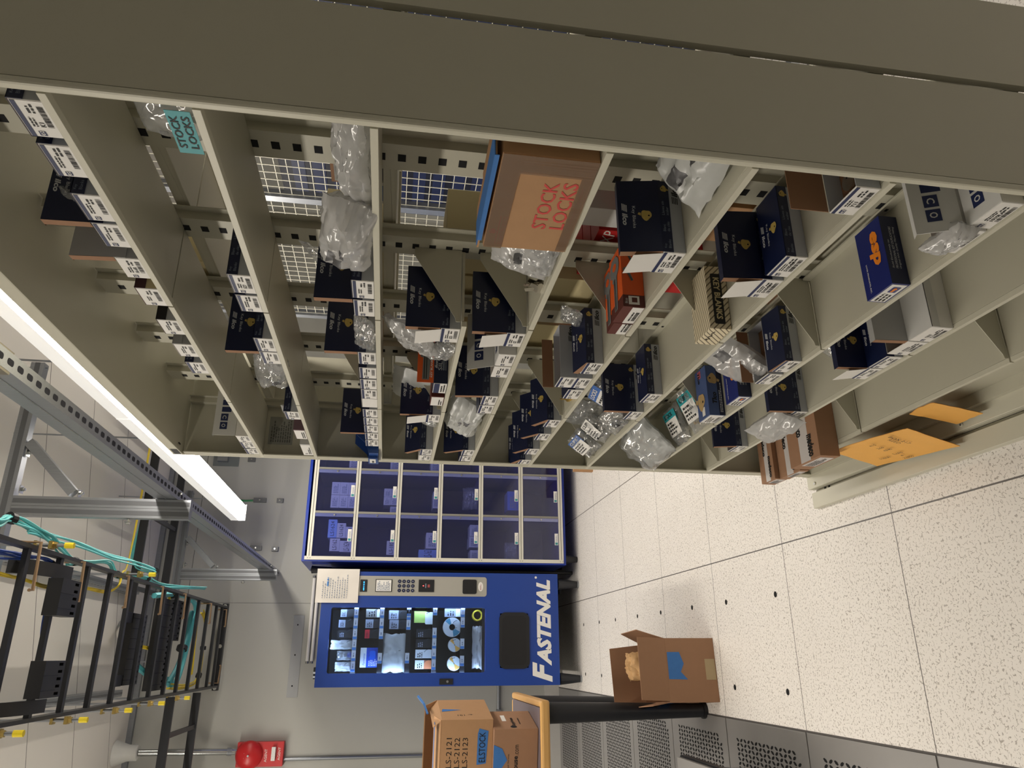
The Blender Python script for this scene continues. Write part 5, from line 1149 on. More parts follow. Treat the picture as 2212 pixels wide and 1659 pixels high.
p.text('\u2191', (0, 0.065, 0.10), (0, 0, -1), (0, 1, 0), black, 0.012, 0.024); p.build('handwriting', e)['label'] = 'black marker numbers'
t = M(); t.poly([(-0.175, -0.0008, 0.064), (-0.170, -0.0008, 0.026), (-0.045, -0.0008, 0.018), (-0.035, -0.0008, 0.056), (-0.055, -0.0008, 0.062)], blutape); t.text('ELSTOCK', (-0.165, -0.0012, 0.030), *F, black, 0.026, 0.115)
t.poly([(0.0008, 0.12, 0.205), (0.0008, 0.16, 0.20), (0.0008, 0.145, 0.12)], blutape); t.tube([(-0.02, 0.17, H_ + 0.05), (0.012, 0.20, H_ + 0.065), (0.03, 0.26, H_ + 0.09)], 0.006, blutape, 4); t.box(-0.30, -0.02, 0.02, 0.05, H_ + 0.0265, H_ + 0.028, blutape); t.build('tape', e)['label'] = 'blue masking tape'
# open carton on the floor
e = empty('carton', (-0.556, 1.262, 0.0005), 'open brown carton with kraft paper and blue tape on floor', 'box', None, math.radians(4)); W_, D_, H_ = 0.252, 0.305, 0.217
b = M(); b.box(0, W_, 0, t_, 0, H_, cardboard2); b.box(0, W_, D_ - t_, D_, 0, H_, cardboard2); b.box(0, t_, t_, D_ - t_, 0, H_, cardboard2); b.box(W_ - t_, W_, t_, D_ - t_, 0, H_, cardboard2); b.box(t_, W_ - t_, t_, D_ - t_, 0, t_, kraft); b.build('carton', e, bevel=0.001)
flap(e, [(0.006, 0.0, H_), (W_, 0.0, H_), (W_ + 0.004, -0.012, H_ + 0.124), (0.012, -0.012, H_ + 0.124)], cardboard2, 'front_flap', (0, 0.003, 0)); flap(e, [(0, D_, H_), (W_ - 0.002, D_, H_), (W_ - 0.018, D_ + 0.01, H_ + 0.150), (-0.002, D_ + 0.01, H_ + 0.142)], cardboard2, 'back_flap', (0, 0.003, 0))
flap(e, [(W_, 0.004, H_), (W_, D_ - 0.004, H_), (W_ + 0.045, D_ - 0.02, H_ + 0.100), (W_ + 0.040, 0.05, H_ + 0.105)], cardboard2, 'side_flap', (-0.003, 0, 0)); flap(e, [(0, 0.004, H_), (0, D_ - 0.004, H_), (-0.02, D_ - 0.01, H_ + 0.12), (-0.012, 0.012, H_ + 0.07)], cardboard2, 'side_flap', (0.003, 0, 0))
t = M(); t.poly([(0.078, -0.0008, 0.212), (0.088, -0.0008, 0.150), (0.075, -0.0008, 0.118), (0.100, -0.0008, 0.150), (0.150, -0.0008, 0.135), (0.165, -0.0008, 0.150), (0.200, -0.0008, 0.158), (0.200, -0.0008, 0.212)], blutape) if False else t.poly([(0.090, -0.0008, 0.212), (0.088, -0.0008, 0.130), (0.118, -0.0008, 0.158), (0.150, -0.0008, 0.142), (0.196, -0.0008, 0.158), (0.196, -0.0008, 0.212)], blutape)
t.poly([(-0.0008, 0.05, 0.216), (-0.0008, 0.28, 0.216), (-0.0008, 0.24, 0.17), (-0.0008, 0.10, 0.16)], blutape); t.poly([(-0.013, 0.05, H_ + 0.02), (-0.016, 0.25, H_ + 0.02), (-0.025, 0.28, H_ + 0.10), (-0.018, 0.06, H_ + 0.06)], blutape); t.build('tape', e)['label'] = 'torn blue masking tape'
t = M(); t.rect((0, 0, 0), (1, 0, 0), (0, 0, 1), 0.086, 0.168, 0.004, 0.048, mat('tan_tape', (178, 158, 122), .45), 0.0008); t.build('label', e)['label'] = 'tan tape patch'
b = M(); kp = mat('kraft_paper', (196, 156, 108), 0.75, var=.1, bump=.3, bscale=60); pillow(b, (0.150, 0.17, 0.285), (.06, .02, 0), (0, .05, .03), (0, -.02, .045), kp, 5, 18, 18, .25); pillow(b, (0.11, 0.16, 0.235), (.06, -.02, 0.02), (0, .06, .02), (0, -.02, .04), kp, 9, 16, 16, .25)
o = b.build('packing_paper', None, smooth=True); o.location = e.location; o.rotation_euler = e.rotation_euler; tag(o, 'crumpled brown kraft packing paper inside open floor carton', 'paper')
# ------------------------------------------------------------------ lamps
lens = mat('lamp_lens', (255, 246, 226), 0.5, emit=34.0, ecol=(255, 246, 233))
lampwhite_glow = mat('white_glow_housing', (232, 230, 226), 0.35, emit=0.55)  # weak emission added so the dim housing sides look brighter
def strip_lamp(x, y0, y1, z, lab, grp='ceiling strip lamps'):
    e = empty('strip_light', (x, (y0 + y1) / 2, z), lab, 'light', grp); L_ = (y1 - y0) / 2
    b = M(); w_ = 0.056
    b.box(-w_, w_, -L_, L_, 0.045, 0.10, lampwhite_glow); b.box(-w_ - 0.002, w_ + 0.002, -L_ - 0.004, -L_, 0.0, 0.10, lampwhite_glow); b.box(-w_ - 0.002, w_ + 0.002, L_, L_ + 0.004, 0.0, 0.10, lampwhite_glow)
    b.build('housing', e)
    b = M(); pr = [(-w_, 0.044), (-w_ * 0.98, 0.012), (-w_ * 0.8, 0.001), (w_ * 0.8, 0.001), (w_ * 0.98, 0.012), (w_, 0.044)]
    b.raw([(p, -L_ + 0.001, q) for p, q in pr] + [(p, L_ - 0.001, q) for p, q in pr], [(i, i + 1, 6 + i + 1, 6 + i) for i in range(5)], lens)
    b.build('diffuser', e, smooth=False)
    for yy in (-L_ * 0.6, L_ * 0.6):
        c = M(); c.cyl((0, yy, 0.1), (0, yy, CZ - z - 0.001), 0.004, 0.004, steel, 8); c.build('hanger_rod', e)
    return e
strip_lamp(0.622, 1.30, 3.74, 2.45, 'white strip light hung over the shelving, segment nearer the vending machine')
strip_lamp(0.622, -1.15, 1.29, 2.45, 'white strip light hung over the shelving, segment nearer the camera')
strip_lamp(-1.75, 1.30, 3.74, 2.45, 'strip light in the next aisle, far segment')
strip_lamp(-1.75, -1.15, 1.29, 2.45, 'strip light in the next aisle, near segment')
strip_lamp(1.9, -0.8, 1.64, 2.75, 'strip light in the caged area behind the shelving') if False else None

# ------------------------------------------------------------------ overhead steelwork
def thing(name, loc, lab, cat, grp=None): return empty(name, loc, lab, cat, grp)
def rel(b, loc): L_ = Vector(loc); b.v = [tuple(Vector(p) - L_) for p in b.v]; return b
slot = mat('strut_slot', (28, 30, 44), 0.8)
# long slotted strut beam along the aisle
loc = (0.246, 1.9, 2.19); e = thing('strut_beam', loc, 'long galvanised slotted strut beam hung beside the strip light', 'strut beam')
b = M(); X0, X1, Z0, Z1 = 0.2240, 0.2660, 2.244, 2.327
b.box(X0, X1, -0.46, 4.28, Z0, Z0 + 0.0025, steel); b.box(X0, X0 + 0.0025, -0.46, 4.28, Z0 + 0.0026, Z1, steel); b.box(X1 - 0.0025, X1, -0.46, 4.28, Z0 + 0.0026, Z1, steel)
b.box(X0 + 0.0026, X0 + 0.010, -0.46, 4.28, Z1 - 0.0025, Z1, steel); b.box(X1 - 0.010, X1 - 0.0026, -0.46, 4.28, Z1 - 0.0025, Z1, steel); b.box(X0 - 0.0012, X0 - 0.0001, -0.46, 4.28, Z0 + 0.038, Z0 + 0.042, chrome)
y = -0.43
while y < 4.25: b.rbox(X0 + 0.0135, X1 - 0.0135, y, y + 0.028, Z0 - 0.0005, Z0 + 0.0004, 0.006, slot, 'z', 3); y += 0.0476
b.build('strut', e) if False else rel(b, loc).build('strut', e)
b = M(); b.box(X0 - 0.006, X1 + 0.004, -0.46, -0.17, Z0 + 0.0006, Z1 + 0.06, mat('worn_steel', (146, 140, 124), 0.4, 0.7, var=0.2, scale=6)); b.box(X0 - 0.0068, X0 - 0.0061, -0.235, -0.215, Z0 + 0.04, Z0 + 0.047, slot); rel(b, loc).build('splice_cover', e)
def strut_post(y, lab):
    loc = (0.183, y, 2.19); e = thing('strut_hanger', loc, lab, 'strut hanger', 'strut hangers')
    b = M()
    for x0, x1 in ((0.1445, 0.1825), (0.1835, 0.2215)):
        b.box(x0, x1, y, y + 0.041, 2.190, 2.848, steel)
        b.box(x0 + 0.010, x1 - 0.010, y - 0.0006, y, 2.192, 2.846, mat('strut_groove', (112, 114, 118), 0.5, 0.6))
    rel(b, loc).build('post', e)
    b = M(); b.box(-0.42, 0.78, y, y + 0.041, 2.8485, 2.900, steel); b.box(-0.42, 0.78, y - 0.0006, y, 2.864, 2.884, MATS['strut_groove']); rel(b, loc).build('cross_strut', e)
    T_ = Matrix.Translation((0.2225, y, 2.655)) @ Matrix.Rotation(math.radians(45), 4, 'Y'); b = M(); b.box(0.005, 0.041, 0.001, 0.040, 0.0, 0.285, steel, T_); rel(b, loc).build('brace', e)
    for x, z in ((0.226, 2.62), (0.300, 2.72), (0.385, 2.842), (0.236, 2.835), (0.236, 2.25)):
        b = M(); b.box(x - 0.002, x + 0.028, y + 0.004, y + 0.036, z - 0.003, z, chrome); b.cyl((x + 0.014, y + 0.02, z - 0.003), (x + 0.014, y + 0.02, z - 0.012), 0.008, 0.008, chrome, 6); b.cyl((x + 0.014, y + 0.02, z - 0.012), (x + 0.014, y + 0.02, z - 0.017), 0.0055, 0.005, chrome, 10); rel(b, loc).build('bolt', e)
    b = M(); b.cyl((0.144, y + 0.02, 2.42), (0.134, y + 0.02, 2.42), 0.006, 0.006, chrome, 8); b.cyl((0.134, y + 0.02, 2.42), (0.130, y + 0.02, 2.42), 0.014, 0.014, chrome, 12); b.cyl((0.130, y + 0.02, 2.42), (0.122, y + 0.02, 2.42), 0.009, 0.009, chrome, 6); rel(b, loc).build('bolt', e)
    for x in (-0.40, 0.76): b = M(); b.cyl((x, y + 0.02, 2.84), (x, y + 0.02, CZ - 0.0005), 0.005, 0.005, steel, 8); rel(b, loc).build('rod', e)
strut_post(1.24, 'galvanised double strut hanger with diagonal brace, nearer one'); strut_post(3.77, 'galvanised double strut hanger with diagonal brace, by back wall')
# struts fixed under the ceiling
def ceil_strut(a, c, lab):
    loc = a; e = thing('ceiling_strut', loc, lab, 'strut', 'struts under the ceiling'); b = M(); a, c = Vector(a), Vector(c); d = (c - a).normalized(); s_ = Vector((0, 0, 1)).cross(d) * 0.0205
    for off, h in ((0, 0.041),):
        b.prism([a - s_, a + s_, a + s_ + Vector((0, 0, CZ - 0.0006 - a.z)), a - s_ + Vector((0, 0, CZ - 0.0006 - a.z))], c - a, steel)
    g = s_ * 0.35; b.prism([a - g - Vector((0, 0, .0006)), a + g - Vector((0, 0, .0006)), a + g, a - g], c - a, MATS['strut_groove'])
    n_ = int((c - a).length / 0.05)
    for i in range(n_):
        p = a + d * (0.05 * i) + s_ * 1.02; q = Vector((0, 0, 0.016)); b.poly([p + q, p + q + d * 0.024, p + q * 1.8 + d * 0.024, p + q * 1.8], slot)
    rel(b, loc).build('strut', e)
ceil_strut((0.055, -0.4, 3.085), (0.055, 3.72, 3.085), 'galvanised ceiling strut above cable ladder, shelving side'); ceil_strut((-0.593, -0.4, 3.085), (-0.593, 3.72, 3.085), 'galvanised ceiling strut above cable ladder, table side')
ceil_strut((-3.1, 4.262, 3.135), (1.9, 4.262, 3.135), 'galvanised strut along top of back wall')
# cable ladder
LX0, LX1, LZ0 = -0.575, -0.018, 2.585
def ladder(loc, along, x0, x1, a0, a1, z, rungs, lab, hh=0.038):
    e = thing('cable_ladder', loc, lab, 'cable ladder', 'black cable ladders')
    def bx(b, u0, u1, v0, v1, z0, z1):  # u across, v along
        if along == 'y': b.box(u0, u1, v0, v1, z0, z1, blk_metal)
        else: b.box(v0, v1, u0, u1, z0, z1, blk_metal)
    for u in (x0, x1): b = M(); bx(b, u - 0.007, u + 0.007, a0, a1, z, z + hh); rel(b, loc).build('side_rail', e)
    for r in rungs: b = M(); bx(b, x0 + 0.0071, x1 - 0.0071, r - 0.013, r + 0.013, z + 0.008, z + 0.026); rel(b, loc).build('rung', e)
    return e
RUNG = [0.36, 0.63, 0.90, 1.17, 1.44, 1.71, 1.985, 2.265, 2.56, 2.83, 3.10, 3.37, 3.64, 3.91, 4.10]
LLOC = (-0.297, 1.9, LZ0); lad = ladder(LLOC, 'y', LX0, LX1, 0.0, 4.20, LZ0, RUNG, 'long black cable ladder above the aisle carrying blue and yellow cables')
b = M(); b.box(LX0 - 0.03, LX1 + 0.03, 4.255, 4.298, LZ0 + 0.008, LZ0 + 0.048, blk_metal); b.box(LX0 - 0.006, LX0 + 0.006, 4.2001, 4.2549, LZ0 + 0.012, LZ0 + 0.036, blk_metal); b.box(LX1 - 0.006, LX1 + 0.006, 4.2001, 4.2549, LZ0 + 0.012, LZ0 + 0.036, blk_metal)
for x in (LX0 - 0.012, (LX0 + LX1) / 2, LX1 + 0.012): b.cyl((x, 4.2549, LZ0 + 0.028), (x, 4.248, LZ0 + 0.028), 0.014, 0.014, chrome, 12)
rel(b, LLOC).build('wall_bracket', lad)
brs = mat('yellow_zinc', (190, 166, 100), 0.3, 0.85, var=.2, scale=60); cop = mat('bronze_zinc', (168, 140, 110), 0.35, 0.7, var=.1)
for x, ys in ((LX0 - 0.022, (0.40, 0.93, 1.467, 2.0, 2.53, 3.06)), (LX1 + 0.022, (1.02, 2.02))):
    for y in ys:
        b = M(); b.cyl((x, y, 2.535), (x, y, CZ - 0.0006), 0.0062, 0.0062, steel, 10); b.cyl((x, y, 2.505), (x, y, 2.5349), 0.0105, 0.0105, yellowcap, 12); b.box(x - 0.014, x + 0.014, y - 0.016, y + 0.016, 2.572, 2.5845, brs); b.box(x - 0.014, x + 0.014, y - 0.016, y + 0.016, 2.6245, 2.634, brs); b.cyl((x, y, 2.560), (x, y, 2.5719), 0.011, 0.011, brs, 6)
        o = rel(b, LLOC).build('hanger_rod', lad); o['label'] = 'threaded hanger rod with yellow cap'
for (x, y, L_) in ((0.0, 0.92, .16), (-0.02, 1.32, .15), (-0.02, 1.86, .14), (-0.02, 2.42, .14), (-0.02, 2.9, .14), (-0.03, 3.6, .13), (-0.04, 4.12, .12), (-0.55, 4.14, .12)):
    b = M(); s_ = 1 if x < -0.3 else -1; b.tube([(x, y, LZ0 + 0.06), (x, y, LZ0 - 0.012), (x + s_ * L_, y + 0.005, LZ0 - 0.016), (x + s_ * L_, y - 0.022, LZ0 - 0.016)], 0.0058, cop, 6); rel(b, LLOC).build('cable_pin', lad)
# waterfall plates and finger ducts
def comb(x0, x1, y0, y1, z, n, lab, tabs=True):
    loc = ((x0 + x1) / 2, (y0 + y1) / 2, z); e = thing('cable_duct', loc, lab, 'cable duct', 'black plastic finger ducts'); b = M(); m_ = blk_plastic
    yb = y0 + (y1 - y0) * 0.68
    b.box(x0, x1, y0, yb, z, z + 0.05, m_); b.box(x0, x1, y1 - 0.018, y1, z, z + 0.05, m_); w_ = (x1 - x0) / n
    for i in range(n + 1):
        xa = x0 + i * w_; b.box(max(x0, xa - w_ * 0.30), min(x1, xa + w_ * 0.30), yb, y1 - 0.018, z, z + 0.05, m_)
    for i in range(1, n // 2 + 1): xa = x0 + i * w_ * 2 - w_; b.box(xa - 0.0012, xa + 0.0012, y0 - 0.003, yb, z - 0.002, z, slot)
    rel(b, loc).build('trough', e)
    if tabs:
        for xa in (x0 - 0.002, x1 - 0.048): b = M(); b.rbox(xa, xa + 0.05, y0 - 0.10, y0 - 0.0001, z + 0.004, z + 0.012, 0.012, m_, 'z', 4); rel(b, loc).build('tab', e)
comb(-0.500, -0.165, 2.20, 2.42, 2.627, 14, 'black finger duct with side tabs across cable ladder'); comb(-0.545, -0.060, 2.70, 2.93, 2.627, 16, 'longer black finger duct across cable ladder toward back wall', False)
b_ = comb(-0.28, -0.050, 2.95, 3.10, 2.627, 8, 'short black finger duct beside teal conduit on cable ladder', False)
for x0, x1, lab in ((-0.232, -0.105, 'slotted black cable plate under first ladder rungs, shelving side'), (-0.503, -0.382, 'slotted black cable plate under first ladder rungs, table side')): comb(x0, x1, 1.06, 1.225, 2.533, 5, lab, False)
def curl(x0, x1, y0, y1, lab):
    loc = ((x0 + x1) / 2, y0, 2.56); e = None; b = M(); n_ = 8; vs = []
    for i in range(n_ + 1):
        t = PI / 2 * i / n_
        for x in (x0, x1): vs.append((x, y0 + (y1 - y0) * math.sin(t), 2.575 + 0.10 * (1 - math.cos(t))))
    b.raw(vs, [(2 * i, 2 * i + 1, 2 * i + 3, 2 * i + 2) for i in range(n_)], blk_plastic); b.raw([(p[0], p[1], p[2] + .002) for p in vs], [(2 * i + 2, 2 * i + 3, 2 * i + 1, 2 * i) for i in range(n_)], blk_plastic)
    o = rel(b, loc).build('cable_drop', None, smooth=True); o.location = loc; tag(o, lab, 'cable guide', 'curved cable drops')
curl(-0.100, -0.050, 1.235, 0.95, 'curved black cable drop on ladder, shelving side'); curl(-0.555, -0.510, 1.235, 0.95, 'curved black cable drop on ladder, table side')
ladder((-1.8, 3.37, LZ0), 'x', 3.05, 3.70, -3.1, LX0 - 0.02, LZ0, [-2.9, -2.2, -1.62, -1.06, -0.80], 'black cable ladder branching off toward the far left wall', 0.05)
ladder((0.7, 3.35, 2.88), 'x', 3.00, 3.64, -0.20, 1.9, 2.88, [0.02, 0.47, 0.9, 1.3, 1.7], 'higher black cable ladder crossing above strip light', 0.05)
# cables
def smooth_path(pts, k=5):
    P_ = [Vector(p) for p in pts]; out = []
    for i in range(len(P_) - 1):
        p0, p1, p2, p3 = P_[max(i - 1, 0)], P_[i], P_[i + 1], P_[min(i + 2, len(P_) - 1)]
        for j in range(k):
            t = j / k; out.append(0.5 * ((2 * p1) + (p2 - p0) * t + (2 * p0 - 5 * p1 + 4 * p2 - p3) * t * t + (3 * p1 - p0 - 3 * p2 + p3) * t ** 3))
    out.append(P_[-1]); return out
def cables(name, pts, m, n, r, spread, lab, seed=0, ties=(), grp=None):
    sp = smooth_path(pts); loc = tuple(sp[0]); rnd = random.Random(seed); e = thing(name, loc, lab, 'cable', grp)
    for i in range(n):
        ox, oz = (rnd.uniform(-1, 1) * spread, rnd.uniform(-0.6, 0.6) * spread) if n > 1 else (0, 0)
        b = M(); b.tube([p + Vector((ox, 0, oz)) + Vector((math.sin(k * 0.5 + i) * spread * .3, 0, math.cos(k * .4 + i) * spread * .2)) * (1 if n > 1 else 0) for k, p in enumerate(sp)], r, m, 6); rel(b, loc).build('cable', e, smooth=True)
    for t in ties:
        p = sp[int(t * (len(sp) - 1))]; q = sp[min(int(t * (len(sp) - 1)) + 1, len(sp) - 1)]; d = (q - p).normalized() * 0.012; b = M(); b.cyl(p - d, p + d, spread + r * 1.6, spread + r * 1.6, blk_plastic, 12); rel(b, loc).build('cable_tie', e)
cables('cable_bundle', [(0.02, 0.60, 2.68), (0.049, 0.845, 2.69), (0.082, 0.927, 2.70), (0.082, 0.983, 2.69), (0.072, 1.099, 2.68), (0.06, 1.167, 2.67), (0.037, 1.244, 2.66), (-0.003, 1.382, 2.65)], aqua, 7, 0.0042, 0.014, 'aqua cable bundle looping over near end of ladder rail', 1, (0.36,))
cables('cable_bundle', [(0.056, 1.046, 2.68), (0.063, 1.186, 2.68), (0.073, 1.474, 2.68), (0.069, 1.889, 2.68), (0.084, 2.235, 2.68), (0.082, 2.611, 2.68), (0.12, 2.9, 2.83), (0.20, 3.02, 2.945), (0.5, 3.06, 2.94), (1.2, 3.07, 2.94)], aqua, 5, 0.004, 0.011, 'long straight aqua bundle running up to higher ladder', 2, (0.56,))
cables('cable_bundle', [(-0.013, 1.384, 2.66), (0.015, 1.586, 2.66), (0.04, 1.832, 2.66), (-0.004, 1.956, 2.655), (0.025, 2.338, 2.655), (0.012, 2.659, 2.655), (0.05, 3.2, 2.655), (0.081, 3.693, 2.65)], aqua, 5, 0.0035, 0.012, 'thin tied aqua cables along shelving-side ladder rail', 3, (0.06, 0.45, 0.62))
cables('cable_bundle', [(-0.108, 0.60, 2.64), (-0.108, 0.79, 2.64), (-0.112, 0.988, 2.64), (-0.122, 1.181, 2.64), (-0.099, 1.386, 2.64), (-0.096, 1.583, 2.64), (-0.088, 1.803, 2.64), (-0.05, 1.938, 2.64), (0.004, 2.009, 2.66), (0.05, 2.3, 2.75), (0.16, 2.93, 2.94), (0.5, 2.96, 2.94), (1.2, 2.96, 2.94)], yellowwire, 3, 0.0035, 0.009, 'yellow cables running along ladder up to higher one', 4)
cables('cable_bundle', [(-0.059, 0.60, 2.64), (-0.055, 0.81, 2.64), (-0.046, 0.966, 2.64), (-0.040, 1.108, 2.63), (-0.06, 1.215, 2.635), (-0.10, 1.245, 2.64), (-0.25, 1.245, 2.64), (-0.34, 1.245, 2.635), (-0.45, 1.245, 2.64)], bluewire, 6, 0.0038, 0.011, 'blue cable bundle bending along first ladder rung', 5, (0.25, 0.45))
cables('conduit_tube', [(-0.053, 2.591, 2.66), (-0.02, 2.94, 2.66), (-0.010, 3.219, 2.65), (-0.04, 3.47, 2.65), (-0.097, 3.525, 2.65), (-0.173, 3.473, 2.65), (-0.275, 3.434, 2.65), (-0.401, 3.377, 2.65), (-0.508, 3.291, 2.65), (-0.531, 3.15, 2.65)], mat('aqua_conduit', (96, 196, 206), .4), 1, 0.016, 0, 'thick aqua conduit tube curving across ladder near back wall', 6, (0.12,))
cables('conduit_tube', [(-0.10, 3.40, 2.65), (-0.25, 3.30, 2.64), (-0.42, 3.20, 2.64), (-0.52, 3.05, 2.64)], teal, 2, 0.013, 0.012, 'dark teal corrugated tubes behind aqua conduit', 7, (0.5,))
cables('cable_bundle', [(-0.081, 3.664, 2.64), (-0.145, 3.80, 2.64), (-0.313, 3.83, 2.64), (-0.435, 3.83, 2.64), (-0.501, 3.80, 2.64), (-0.540, 3.68, 2.64), (-0.545, 3.355, 2.64), (-0.535, 3.079, 2.64)], yellowwire, 4, 0.005, 0.012, 'yellow cable bundle looping round far ladder end', 8, (0.3, 0.55))
cables('cable_bundle', [(-0.155, 3.56, 2.64), (-0.316, 3.58, 2.64), (-0.474, 3.60, 2.64)], yellowwire, 3, 0.005, 0.011, 'short yellow cable run across far ladder rung', 9)
cables('conduit_tube', [(-0.215, 3.50, 3.06), (-0.25, 2.95, 2.90), (-0.349, 2.62, 2.77), (-0.432, 2.70, 2.70), (-0.487, 2.95, 2.68), (-0.5, 3.20, 2.66)], teal, 1, 0.017, 0, 'teal tube dropping from wall sleeve to cable ladder', 10)
cables('cable_bundle', [(-0.20, 3.50, 3.06), (-0.26, 2.95, 2.86), (-0.310, 2.60, 2.74), (-0.326, 2.70, 2.69), (-0.328, 2.86, 2.685), (-0.316, 3.02, 2.68), (-0.192, 2.996, 2.67), (-0.04, 2.887, 2.66)], yellowwire, 3, 0.006, 0.008, 'yellow cables dropping from wall sleeve to ladder', 11)
b = M(); loc = (-0.20, 3.62, 3.10); a = Vector((0.25, 0.86, 0.42)).normalized()
p0 = Vector(loc); b.lathe(p0 - a * 0.10, a, [(0, .040), (0.0, .058), (.010, .062), (.035, .062), (.04, .050), (.10, .047)], mat('white_bushing', (222, 218, 212), .5), 24); rel(b, loc)
e = thing('pipe_sleeve', loc, 'metal pipe sleeve with white bushing coming through ceiling above ladder', 'pipe sleeve'); b.build('bushing', e, smooth=True)
b = M(); b.cyl(-a * 0.06, a * 0.11, 0.045, 0.045, steel, 24); b.disc(-a * 0.0605, -a, 0.043, mat('brown_bore', (92, 66, 60), .8), 20); b.build('pipe', e, smooth=True)
# alarm bell
loc = (-1.0, 4.28, 2.24); e = thing('alarm_bell', loc, 'red wall alarm plate with round bell and strobe lettered agent', 'alarm'); rm = mat('alarm_red', (196, 34, 38), 0.35, var=.04)
b = M(); b.box(-1.115, -0.952, 4.235, 4.2985, 2.075, 2.400, rm); rel(b, loc).build('backplate', e, bevel=.003)
b = M(); b.lathe((-1.036, 4.2345, 2.312), (0, -1, 0), [(0, .095), (.012, .095), (.030, .082), (.046, .055), (.056, .025), (.058, 0.001)], rm, 32); rel(b, loc).build('gong', e, smooth=True)
b = M(); b.cyl((-1.036, 4.1764, 2.312), (-1.036, 4.170, 2.312), .008, .007, chrome, 12); b.box(-1.052, -1.018, 4.181, 4.1845, 2.332, 2.342, white); rel(b, loc).build('screw', e)
b = M(); b.box(-1.075, -0.985, 4.205, 4.2345, 2.128, 2.156, mat('strobe_lens', (226, 226, 224), .15, var=.3, scale=120)); rel(b, loc).build('strobe', e, bevel=.002)
b = M(); b.text('AGENT', (-1.085, 4.2345, 2.188), (1, 0, 0), (0, 0, 1), white, .018, .085); b.text('AGENT', (-1.075, 4.2345, 2.096), (1, 0, 0), (0, 0, 1), white, .016, .085); rel(b, loc).build('lettering', e)['label'] = 'white lettering'
loc = (-1.01, 4.255, 2.42); e = thing('conduit_pipe', loc, 'shiny vertical conduit rising from red alarm plate to ceiling', 'conduit'); b = M(); b.cyl((-1.015, 4.262, 2.4015), (-0.985, 4.05, 3.019), .022, .022, chrome, 18); b.cyl((-1.013, 4.249, 2.44), (-1.0115, 4.239, 2.47), .026, .026, steel, 18); rel(b, loc).build('pipe', e, smooth=True)
loc = (-1.02, 4.20, 3.03); e = thing('smoke_horn', loc, 'translucent white cone fitting on ceiling above alarm conduit', 'fitting'); b = M(); b.lathe((-0.985, 4.05, 3.0205), (0, 0, 1), [(0, .001), (0, .046), (.004, .050), (.06, .052), (.07, .055), (.148, .083)], mat('milky_plastic', (206, 206, 202), .4), 28); rel(b, loc).build('cone', e, smooth=True)
# wall conduits and small fittings
def wall_item(name, lab, cat, fn, loc, grp=None):
    e = thing(name, loc, lab, cat, grp); b = M(); fn(b); rel(b, loc); b.build('body', e, smooth=False)
wall_item('conduit_pipe', 'thin grey vertical conduit on wall below red alarm plate', 'conduit', lambda b: b.cyl((-1.075, 4.285, 0.12), (-1.075, 4.285, 2.0745), .012, .012, steel, 12), (-1.075, 4.285, 0.12))
wall_item('conduit_pipe', 'grey horizontal conduit on wall behind table', 'conduit', lambda b: [b.cyl((-2.6, 4.285, 0.487), (-0.58, 4.285, 0.487), .012, .012, steel, 12), b.box(-0.79, -0.765, 4.272, 4.2985, 0.47, 0.504, steel)], (-1.6, 4.285, 0.487))
for i, (x, z, w_) in enumerate(((0.824, 2.456, .10), (0.825, 2.299, .05), (0.441, 2.445, .09), (0.436, 2.298, .05), (1.16, 2.56, .06))):
    wall_item('wall_bracket', 'small grey strut bracket on back wall, ' + ('upper by green wire', 'lower below green wire', 'upper above vending machine', 'lower above vending machine', 'beside shelving top')[i], 'bracket', lambda b: [b.box(x - .018, x + .018, 4.280, 4.2985, z - w_ / 2, z + w_ / 2, mat('dull_zinc', (110, 112, 114), .5, .4)), b.cyl((x, 4.2799, z), (x, 4.272, z), .007, .007, chrome, 6)], (x, 4.29, z), 'brackets on the back wall')
b = M(); b.tube([(0.82, 4.289, 2.61), (0.815, 4.285, 2.57), (0.82, 4.289, 2.51)], .007, mat('green_wire', (40, 140, 84), .4), 8); o = rel(b, (0.82, 4.289, 2.56)).build('ground_wire', None, smooth=True); o.location = (0.82, 4.289, 2.56); tag(o, 'short green ground wire on back wall above lockers', 'wire')
b = M(); b.box(1.10, 1.30, 4.286, 4.2985, 2.66, 2.86, mat('junction_grey', (120, 126, 128), .5, .3)); b.box(1.13, 1.30, 4.24, 4.2859, 2.74, 2.82, steel); o = rel(b, (1.2, 4.29, 2.76)).build('junction_box', None); o.location = (1.2, 4.29, 2.76); tag(o, 'grey junction plate high on back wall beside shelving', 'junction box')
b = M(); b.box(-0.66, -0.07, 4.2960, 4.2985, 2.02, 2.10, mat('pale_plate', (164, 166, 168), .5, .2)); [b.disc((x, 4.2955, 2.065), (0, -1, 0), .006, darkhole, 10) for x in (-0.58, -0.36, -0.14)]; o = rel(b, (-0.36, 4.297, 2.06)).build('wall_plate', None); o.location = (-0.36, 4.297, 2.06); tag(o, 'pale strip plate with screw holes on wall above vending machine', 'plate')
# black cable bundle in the gap between lockers and vending machine
b = M(); b.lathe((0.219, 3.72, 1.80), (0, 0, 1), [(0, .02), (.10, .024), (.14, .028), (.15, .001)], blk_plastic, 16); b.cyl((0.219, 3.72, 0.0005), (0.219, 3.72, 1.7999), .012, .016, blk_plastic, 10); o = rel(b, (0.225, 3.72, 0)).build('cable_hose', None, smooth=True); o.location = (0.225, 3.72, 0); tag(o, 'black hose standing in gap between lockers and vending machine', 'hose')
